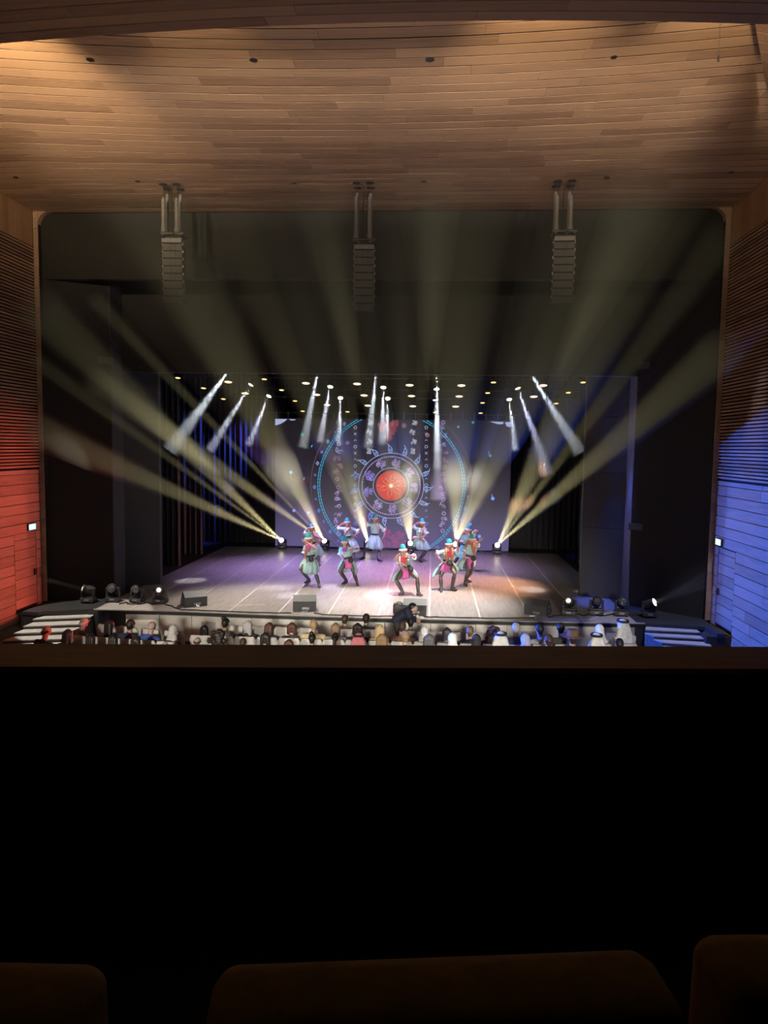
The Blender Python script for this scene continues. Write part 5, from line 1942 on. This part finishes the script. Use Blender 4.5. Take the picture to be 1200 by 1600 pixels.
def hair_mesh(kind):
    b = MB()
    bk = Vector((0, -1, 0))
    if kind != 'fringe':
        ball(b, HC + Vector((0, -.022, .032)), .095, (.93, 1.0, .98))
    if kind == 'short':
        cap(b, HC + Vector((0, -.05, .0)), .085, HC + Vector((0, -.055, -.05)), .06)
    elif kind == 'fringe':
        for k in (-1, 1):
            cap(b, HC + Vector((k * .075, -.03, .005)), .026, HC + Vector((k * .03, -.092, -.02)), .03)
        cap(b, HC + Vector((-.03, -.09, -.02)), .03, HC + Vector((.03, -.09, -.02)), .03)
    elif kind == 'long':
        for k in (-1, 0, 1):
            cap(b, HC + Vector((k * .05, -.05, .02)), .07, HC + Vector((k * .065, -.075, -.17)), .06)
            cap(b, HC + Vector((k * .065, -.075, -.17)), .06, HC + Vector((k * .06, -.11, -.33)), .035)
    elif kind == 'bob':
        for k in (-1, 0, 1):
            cap(b, HC + Vector((k * .055, -.04, .02)), .07, HC + Vector((k * .08, -.05, -.11)), .05)
    elif kind == 'curly':
        q = random.Random(3)
        for i in range(46):
            a = q.uniform(0, 6.28)
            z = q.uniform(-.32, .1)
            r = .11 if z > -.1 else .13
            ball(b, HC + Vector((r * math.cos(a), -.05 - abs(r * math.sin(a)) * .7, z)), q.uniform(.03, .05))
        cap(b, HC + Vector((0, -.06, 0)), .1, HC + Vector((0, -.09, -.26)), .09)
    elif kind == 'bun':
        cap(b, HC + Vector((0, -.05, .0)), .08, HC + Vector((0, -.06, -.04)), .06)
        ball(b, HC + Vector((0, -.09, .12)), .055)
    elif kind == 'ponytail':
        ball(b, HC + Vector((0, -.125, .02)), .04)
        cap(b, HC + Vector((0, -.13, .02)), .036, HC + Vector((0, -.15, -.14)), .04)
        cap(b, HC + Vector((0, -.15, -.14)), .04, HC + Vector((0, -.14, -.3)), .018)
    elif kind == 'headscarf':
        ball(b, HC + Vector((0, -.015, .03)), .108, (.95, 1.03, 1.05))
        cap(b, HC + Vector((0, -.04, -.02)), .1, HC + Vector((0, -.07, -.16)), .1)
        for k in (-1, 1):
            cap(b, HC + Vector((k * .05, -.05, -.14)), .09, HC + Vector((k * .12, -.08, -.24)), .05)
        cap(b, HC + Vector((0, .02, -.13)), .07, HC + Vector((0, .02, -.24)), .05)
    elif kind == 'ghutra':
        ball(b, HC + Vector((0, -.015, .03)), .114, (.97, 1.05, 1.0))
        for k in (-1, -.5, 0, .5, 1):
            cap(b, HC + Vector((k * .075, -.05, .0)), .07, HC + Vector((k * .15, -.09, -.2)), .055)
            cap(b, HC + Vector((k * .15, -.09, -.2)), .055, HC + Vector((k * .19, -.12, -.36)), .03)
    elif kind == 'hat':
        return None
    kx = .86 if kind not in ('curly', 'short', 'fringe') else .92
    b.v = [HC + Vector(((v.x - HC.x) * kx, (v.y - HC.y) * .92, (v.z - HC.z) * .95)) for v in b.v]
    return fuse('hair', b, M_HAIRB, None, (0, 0, 0), .011, 2, mesh_only=True)


HAIR = {k: hair_mesh(k) for k in ('short', 'fringe', 'long', 'bob', 'curly', 'bun', 'ponytail', 'headscarf', 'ghutra')}
AGAL = MB()
for k in range(2):
    n_ = 20
    pts = [HC + Vector((.098 * math.cos(2 * math.pi * i / n_), -.018 + .112 * math.sin(2 * math.pi * i / n_), .085 + .02 * k)) for i in range(n_ + 1)]
    AGAL.tube(pts, .013, 6)
PRO['agal'] = AGAL.build('agal', M_BELT).data
bpy.data.objects.remove(bpy.data.objects['agal'])
b = MB().lathe([(.0, .125), (.07, .13), (.1, .11), (.108, .03), (.112, .025), (.17, .012), (.205, .02), (.205, .01), (.17, .0), (.11, .005), (.1, .0)], 24, Matrix.Translation(HC + Vector((0, -.02, .035))))
PRO['hat'] = b.build('brimmed_hat', mat('hat_brown', (.16, .09, .05), .8), smooth=True).data
bpy.data.objects.remove(bpy.data.objects['brimmed_hat'])


def cloth(col):
    return mat('cloth_%d_%d_%d' % tuple(int(c * 100) for c in col), col, .85, noise=.12, scale=20)


def hairm(col):
    return mat('hair_%d_%d_%d' % tuple(int(c * 100) for c in col), col, .5, noise=.3, scale=60)


def shared(name, me, m, parent):
    o = bpy.data.objects.new(name, me)
    COL.objects.link(o)
    o.parent = parent
    if m is not None:
        o.material_slots[0].link = 'OBJECT'
        o.material_slots[0].material = m
    return o


ROWY = {'A': 16.16, 'B': 15.26, 'C': 14.32}


def row_y(row, x):
    if row == 'B':
        if x < -3.2:
            return 14.70 - .12 * (x + 3.68)
        if x > 3.4:
            return 15.3 + (x - 3.4) * .15
    if row == 'C':
        if x < -3.2:
            return 13.85 - .1 * (x + 3.68)
        if x > 3.4:
            return 14.4 + (x - 3.4) * .12
    return ROWY[row]


def row_rot(row, x):
    return R(-7) if x < -3.2 else (R(8) if x > 3.4 else 0)


BLK, BRN, DBR, GRY, WHT, BLD, AUB, RED = (.012, .010, .010), (.055, .030, .019), (.024, .015, .012), (.40, .39, .38), (.72, .72, .70), (.34, .23, .11), (.075, .028, .018), (.05, .016, .013)
WHC, BKC, NVC, GYC = (.78, .78, .76), (.025, .025, .028), (.03, .035, .07), (.28, .28, .29)
PEOPLE = [
    # px, py of the head, row, female, hair, hair colour, clothing colour, turn, label, short name for the seat
    (86.6, 986, 'C', 0, 'fringe', DBR, BKC, -40, 'bald man in a dark jacket in front of the left stairs', 'the bald man by the stairs'),
    (108.6, 991, 'C', 1, 'long', DBR, (.05, .03, .03), -35, 'woman with long dark brown hair beside the bald man', 'the woman beside the bald man'),
    (134, 972, 'B', 0, 'fringe', WHT, (.09, .075, .06), -50, 'white-haired man in brown jacket, at left end of row, turned right', 'the white-haired man at left'),
    (142.5, 998, 'C', 1, 'long', BLK, BKC, 0, 'back of dark head low behind the white-haired man at left', 'the dark head behind white-haired man'),
    (172, 998.5, 'C', 1, 'long', BLK, BKC, 5, 'back of dark-haired head below woman in black shawl', 'the dark head below black-shawled woman'),
    (186.5, 977, 'B', 1, 'long', BLK, BKC, -35, 'woman with black hair and black shawl, face turned right', 'the black-shawled woman'),
    (211, 1002, 'C', 1, 'bob', DBR, BKC, 0, 'top of dark brown head just over the rail below short-haired man', 'the dark head below short-haired man'),
    (224, 976.5, 'B', 0, 'short', BLK, NVC, -30, 'man with short black hair in dark navy jacket, left block', 'the man in dark navy, left block'),
    (261, 979, 'B', 0, 'fringe', GRY, (.05, .10, .36), -35, 'grey-haired man in blue shirt with glasses', 'the man in blue shirt'),
    (285.7, 986, 'B', 1, 'headscarf', (.62, .58, .55), BKC, -30, 'woman in pale headscarf and black coat', 'the pale headscarf woman, left block'),
    (318, 989, 'B', 1, 'bob', BLK, (.62, .05, .09), -25, 'woman with black hair in bright red top', 'the woman in red'),
    (315, 1004, 'C', 0, 'short', GRY, GYC, 0, 'top of grey head over the rail below woman in red', 'the grey head below woman in red'),
    (354, 1004, 'C', 0, 'fringe', BRN, GYC, 0, 'bald head top over the rail left of the curly woman', 'the bald head at the rail'),
    (362.7, 973, 'B', 1, 'bun', BLK, (.09, .085, .09), -35, 'woman with dark hair pinned up, hand to her face, dark grey top', 'the pinned-up hair woman'),
    (359.5, 991, 'C', 1, 'curly', DBR, WHC, -15, 'woman with long dark curly hair and white top', 'the curly woman'),
    (388, 976.5, 'B', 1, 'long', GRY, BKC, -15, 'woman with long silver-grey hair and dark jacket', 'the silver-haired woman'),
    (393, 995, 'C', 1, 'bob', BLK, (.05, .035, .06), -10, 'woman with black hair in dark plum top near the rail', 'the woman in plum'),
    (386, 1005, 'C', 0, 'short', BRN, GYC, 0, 'sliver of brown hair over the rail beside the plum top', 'the brown head at the rail, left'),
    (429, 1005, 'C', 1, 'bob', AUB, GYC, 0, 'sliver of reddish hair over the rail below the auburn woman', 'the reddish head at the rail'),
    (416, 979.5, 'B', 1, 'long', AUB, (.17, .17, .21), -25, 'woman with long auburn hair in blue-grey top', 'the auburn woman'),
    (454, 979.5, 'B', 1, 'bob', AUB, (.06, .055, .06), 0, 'woman with reddish brown hair in black and white top', 'the reddish brown bob'),
    (496, 975.5, 'B', 0, 'short', BLD, (.55, .45, .24), 0, 'blond man in mustard beige shirt', 'the blond man in mustard'),
    (523, 980, 'B', 1, 'long', (.24, .14, .07), GYC, 0, 'woman with long light brown hair right of the blond man', 'the light brown hair woman'),
    (496, 997, 'C', 1, 'bun', BLK, (.08, .07, .07), 0, 'woman with black hair and white hairband below the blond man', 'the white hairband woman'),
    (530.6, 996.5, 'C', 1, 'ponytail', BLK, WHC, 0, 'woman with black ponytail in white top', 'the black ponytail'),
    (543, 967, 'A', 0, 'short', BRN, (.10, .085, .07), -25, 'man with brown hair and beard in olive brown jacket, front row', 'the olive jacket man'),
    (571, 965.5, 'A', 0, 'short', DBR, BKC, -20, 'man with dark hair and beard in black tee, front row', 'the black tee man'),
    (554, 980.5, 'B', 1, 'bob', DBR, BKC, 0, 'woman with dark bobbed hair in black top, behind front row men', 'the dark bob in black'),
    (568, 998.5, 'C', 0, 'ghutra', (.70, .22, .24), WHC, 0, 'man in red and white checked headdress with black band', 'the red checked headdress'),
    (589, 982.5, 'B', 1, 'long', (.62, .45, .22), (.55, .42, .22), 0, 'woman with long straight blonde hair in golden beige top', 'the blonde woman'),
    (605, 998.5, 'C', 1, 'bob', BLD, WHC, 0, 'child with dark blond hair near the rail right of checked headdress', 'the dark blond child'),
    (617.7, 978, 'B', 0, 'short', BRN, (.16, .08, .05), 0, 'man with short brown hair in maroon brown top', 'the man in maroon'),
    (636, 993.5, 'C', 0, 'short', BLD, BKC, 0, 'man with sandy hair, dark jacket and white collar', 'the sandy-haired man'),
    (643, 972, 'A', 0, 'short', BLK, (.11, .06, .04), -20, 'man with black hair in brown leather jacket, front row before bending man', 'the brown leather jacket man'),
    (659, 987, 'B', 1, 'headscarf', (.66, .65, .62), (.33, .31, .28), 0, 'woman in off-white headscarf with grey beige coat, middle block', 'the off-white headscarf, middle'),
    (678.5, 999, 'C', 1, 'bob', (.10, .10, .10), WHC, 0, 'head with streaked black and white hair at the rail', 'the streaked hair'),
    (692, 987.5, 'B', 1, 'long', DBR, GYC, 0, 'woman with long straight dark hair, right of off-white headscarf', 'the straight dark hair woman'),
    (712, 998.5, 'C', 1, 'headscarf', WHC, WHC, 0, 'woman in bright white headscarf close to the rail', 'the bright white headscarf'),
    (725, 985.5, 'B', 0, 'short', (.15, .09, .05), BKC, 10, 'man with tousled brown hair in black top', 'the tousled brown hair man'),
    (753.7, 1000.5, 'C', 1, 'headscarf', BKC, BKC, 0, 'woman in black headscarf at the rail', 'the black headscarf'),
    (768, 985, 'B', 1, 'curly', RED, (.08, .03, .03), 10, 'woman with big wavy dark red hair', 'the dark red hair woman'),
    (783, 997, 'C', 0, 'ghutra', WHC, WHC, 0, 'man in white headdress with black band, near the rail at centre right', 'the white headdress, centre right'),
    (792, 980.5, 'B', 0, 'short', GRY, NVC, 10, 'grey-haired man in dark navy suit, right of the dark red hair', 'the man in navy suit'),
    (832.5, 982, 'B', 0, 'short', BLK, (.40, .38, .36), 35, 'man with black hair in pale grey shirt, face turned left', 'the pale grey shirt man'),
    (820.5, 1000, 'C', 1, 'headscarf', (.45, .5, .75), WHC, 20, 'small figure in pale blue headscarf at the rail', 'the pale blue headscarf'),
    (829, 999.5, 'C', 0, 'short', BRN, (.4, .4, .42), 10, 'brown head at the rail beside the pale blue headscarf', 'the brown head right of pale blue'),
    (856, 996, 'C', 0, 'hat', DBR, (.3, .25, .2), 5, 'man wearing a brown brimmed hat', 'the brimmed hat man'),
    (871.5, 980.5, 'B', 0, 'short', DBR, (.06, .05, .045), 0, 'man with cropped dark hair in dark brown jacket, right block', 'the dark brown jacket man'),
    (901, 999, 'C', 0, 'ghutra', WHC, WHC, 15, 'man in white headdress with black band, right of the brimmed hat', 'the white headdress right of hat'),
    (937.5, 984, 'B', 1, 'headscarf', WHC, WHC, 15, 'woman in white headscarf and white top beside big headdress', 'the woman all in white'),
    (934, 1005, 'C', 0, 'short', BLK, BKC, 0, 'top of black-haired head over the rail below the woman in white', 'the black head at right'),
    (967, 975.5, 'B', 0, 'ghutra', WHC, WHC, 32, 'tall man in flowing white headdress and white robe at right end', 'the tall man in white robe'),
]
used = []
spots = []
for (px, py, row, *_) in PEOPLE:
    Yr = 15.2
    for _ in range(4):
        p = at(px, py, Y=Yr)
        Yr = row_y(row, p.x) - .06
    spots.append([row, at(px, py, Y=Yr)])
for _ in range(60):     # neighbours of one row sit at least a seat apart
    for r_ in 'ABC':
        g = sorted([q for q in spots if q[0] == r_], key=lambda q: q[1].x)
        for a, c in zip(g[:-1], g[1:]):
            d = .47 - (c[1].x - a[1].x)
            if d > 0:
                a[1].x -= d / 2
                c[1].x += d / 2
for (px, py, row, fem, hk, hcol, ccol, turn, lab, short), (_, p) in zip(PEOPLE, spots):
    s_ = (p.z - ZF) / 1.20
    s_ = max(.90, min(1.12, s_))
    rz = row_rot(row, p.x)
    yb = row_y(row, p.x)
    t = thing('person', lab, 'person', (p.x, yb, ZF), rz, 'audience in the stalls')
    t.scale = (s_, s_, s_)
    shared('body', BODY[fem], M_SKIN2 if hcol in (BLK, DBR) else M_SKIN, t)
    robe = hk == 'ghutra'
    g = shared('clothing', GARM[(0, 1) if robe else (fem, 0)], cloth(ccol), t)
    if hk == 'hat':
        shared('hair', HAIR['short'], hairm(hcol), t)
        part('brimmed_hat', 'hat', t).rotation_euler = (0, 0, 0)
    elif hk in ('headscarf', 'ghutra'):
        o = shared('headscarf', HAIR[hk], cloth(hcol), t)
        if hk == 'ghutra':
            part('head_band', 'agal', t)
    else:
        shared('hair', HAIR[hk], hairm(hcol), t)
    t.rotation_euler = (0, 0, rz + R(turn) * .55)
    sx, sy = p.x, yb
    used.append((row, sx))
    seat(sx - .0, sy - .0, rz, 'light grey theatre seat under ' + short)
# empty seats of the visible rows
ORD = ['first', 'second', 'third', 'fourth', 'fifth', 'sixth', 'seventh', 'eighth', 'ninth', 'tenth']


def fill(row, x0, x1, lab, grp):
    x = x0
    while x <= x1:
        if all(u_[0] != row or abs(u_[1] - x) > .485 for u_ in used):
            c_ = len([1 for g_ in used if len(g_) > 2 and g_[2] == grp])
            seat(x, row_y(row, x), row_rot(row, x), lab + ', %s empty one from left' % ORD[c_], grp)
            used.append((row, x, grp))
        x += .1


fill('A', -2.55, 3.1, 'empty light grey seat in the front row, middle block', 'empty seats, front row middle')
fill('B', -3.0, 3.3, 'empty light grey seat in the second row, middle block', 'empty seats, second row middle')
fill('B', -5.6, -3.5, 'empty light grey seat in the left block, row with the man in blue', 'empty seats, left block')
fill('B', 3.6, 5.9, 'empty light grey seat in the right block beside people in white', 'empty seats, right block')
for i in range(4):
    seat(-5.35 + i * .55, 15.9 - .27 * (i * .55) * .9, R(-14), 'empty light grey seat by the dark stage corner, %s from left' % ORD[i], 'empty seats, front row left')

# bending man before the front row
def bending_man():
    Y0 = 17.0

    def pt(x, y, d=0):
        return at(x, y, Y=Y0 + d)
    J = dict(head=pt(646, 951.5, -.05), neck=pt(640.5, 953.5, 0), pel=pt(619.5, 968, .0), sL=pt(636, 953, .18), sR=pt(636.5, 955.5, -.17), eL=pt(643, 963, .2), wL=pt(650, 967, .1), eR=pt(641, 966, -.2), wR=pt(649, 970, -.15))
    J['h_L'] = J['pel'] + Vector((0, .09, -.03))
    J['h_R'] = J['pel'] + Vector((0, -.09, -.03))
    for q, d in (('L', .1), ('R', -.1)):
        J['k' + q] = Vector((J['pel'].x + .10, J['pel'].y + d, ZF + .5))
        J['a' + q] = Vector((J['pel'].x + .02, J['pel'].y + d, ZF + .11))
        J['t' + q] = Vector((J['pel'].x + .2, J['pel'].y + d, ZF + .045))
    off = Vector((J['pel'].x, J['pel'].y, ZF))
    root = thing('person', 'man in navy jacket bending over in front of the stage, beside a wedge', 'person', tuple(off))
    F = Vector((.75, -.25, -.6)).normalized()
    figure(J, F, root, off, mats=[M_SKIN, cloth((.03, .03, .035)), M_BOOT, cloth((.02, .02, .045))], fem=False)
    b = MB()
    for k in (-1, 1):
        d = Vector((0, k * .07, 0))
        cap(b, J['neck'].lerp(J['pel'], .08) + d, .095, J['neck'].lerp(J['pel'], .5) + d, .115)
        cap(b, J['neck'].lerp(J['pel'], .5) + d, .115, J['pel'] + d, .115)
    for q in ('L', 'R'):
        cap(b, J['s' + q], .075, J['e' + q], .06)
        cap(b, J['e' + q], .06, J['e' + q].lerp(J['w' + q], .9), .045)
    fuse('jacket', b, cloth((.02, .02, .045)), root, off, .014, 3)
    b = MB()
    Uh = (J['head'] - J['neck']).normalized()
    ball(b, J['head'] - F * .03 + Vector((0, 0, .03)), .1)
    b.build('hair', hairm(BLK), root, off, True)
    face_parts(root, off, J['head'], F, Vector((.3, 0, 1)))


bending_man()
bg = at(624, 958, Z=ZS + .02)
t = thing('equipment_bag', 'black soft bag on the stage lip behind the bending man', 'bag', (bg.x, max(bg.y, 18.2), ZS + .009))
b = MB().bbox((0, 0, .13), (.16, .12, .13), .05)
b.build('bag_body', M_BODY, t, smooth=True)
MB().tube([(-.08, -.1, .22), (-.05, -.12, .32), (.05, -.12, .32), (.08, -.1, .22)], .012, 6).build('handle', M_BODY2, t)

# ================================================================== BALCONY SEATS IN FRONT OF THE CAMERA
def balcony_seat(cx, y, ztop, w, rz, lab):
    t = thing('balcony_seat', lab, 'seat', (cx, y, 3.75), rz)
    h_ = ztop - 3.75
    b = MB()
    n_ = 10
    rr = .022
    # rounded back: swept outline extruded with soft edge
    prof = []
    for (qx, qz, a0) in ((w / 2 - rr, h_ - rr, 0), (-w / 2 + rr, h_ - rr, 90)):
        for i in range(n_ + 1):
            a = R(a0 + 90 * i / n_)
            prof.append((qx + rr * math.cos(a), qz + rr * math.sin(a)))
    prof = [(w / 2 * .97, .32)] + prof + [(-w / 2 * .97, .32)]
    layers = [(-.10, .955, .016), (-.092, .985, .006), (-.075, 1, 0), (-.02, 1, 0), (.0, .985, .006), (.01, .955, .016)]
    vs, fs = [], []
    m_ = len(prof)
    for (yy, sc_, dz) in layers:
        for (x, z) in prof:
            lean = -.06 * (z - .32) / h_
            vs.append((x * sc_, yy + lean, z - (dz if z > .4 else 0)))
    for l in range(len(layers) - 1):
        for i in range(m_):
            j = (i + 1) % m_
            fs.append((l * m_ + i, l * m_ + j, (l + 1) * m_ + j, (l + 1) * m_ + i))
    fs.append(list(range(m_)))
    fs.append(list(range((len(layers) - 1) * m_, len(layers) * m_))[::-1])
    b.add(vs, fs).build('backrest', M_BSEAT, t, smooth=True)
    MB().bbox((0, .24, .42), (w / 2 - .03, .22, .05), .035).build('cushion', M_BSEAT, t, smooth=True)
    for sx in (-1, 1):
        MB().bbox((sx * (w / 2 + .02), .2, .58), (.025, .2, .018), .01).bbox((sx * (w / 2 + .02), .14, .29), (.018, .05, .29), .008).build('armrest', M_SEATW, t)
    MB().bbox((0, .15, .18), (.16, .08, .18), .01).build('base', M_SEATW, t)


balcony_seat(1.06, .72, 4.778, .46, R(3), 'dim seat back at the bottom left, before the camera')
balcony_seat(1.618, .755, 4.790, .445, R(8), 'dim wide seat back at the bottom middle, before the camera')
balcony_seat(2.122, .83, 4.795, .47, R(6), 'dim seat back at the bottom right corner, tallest of three')
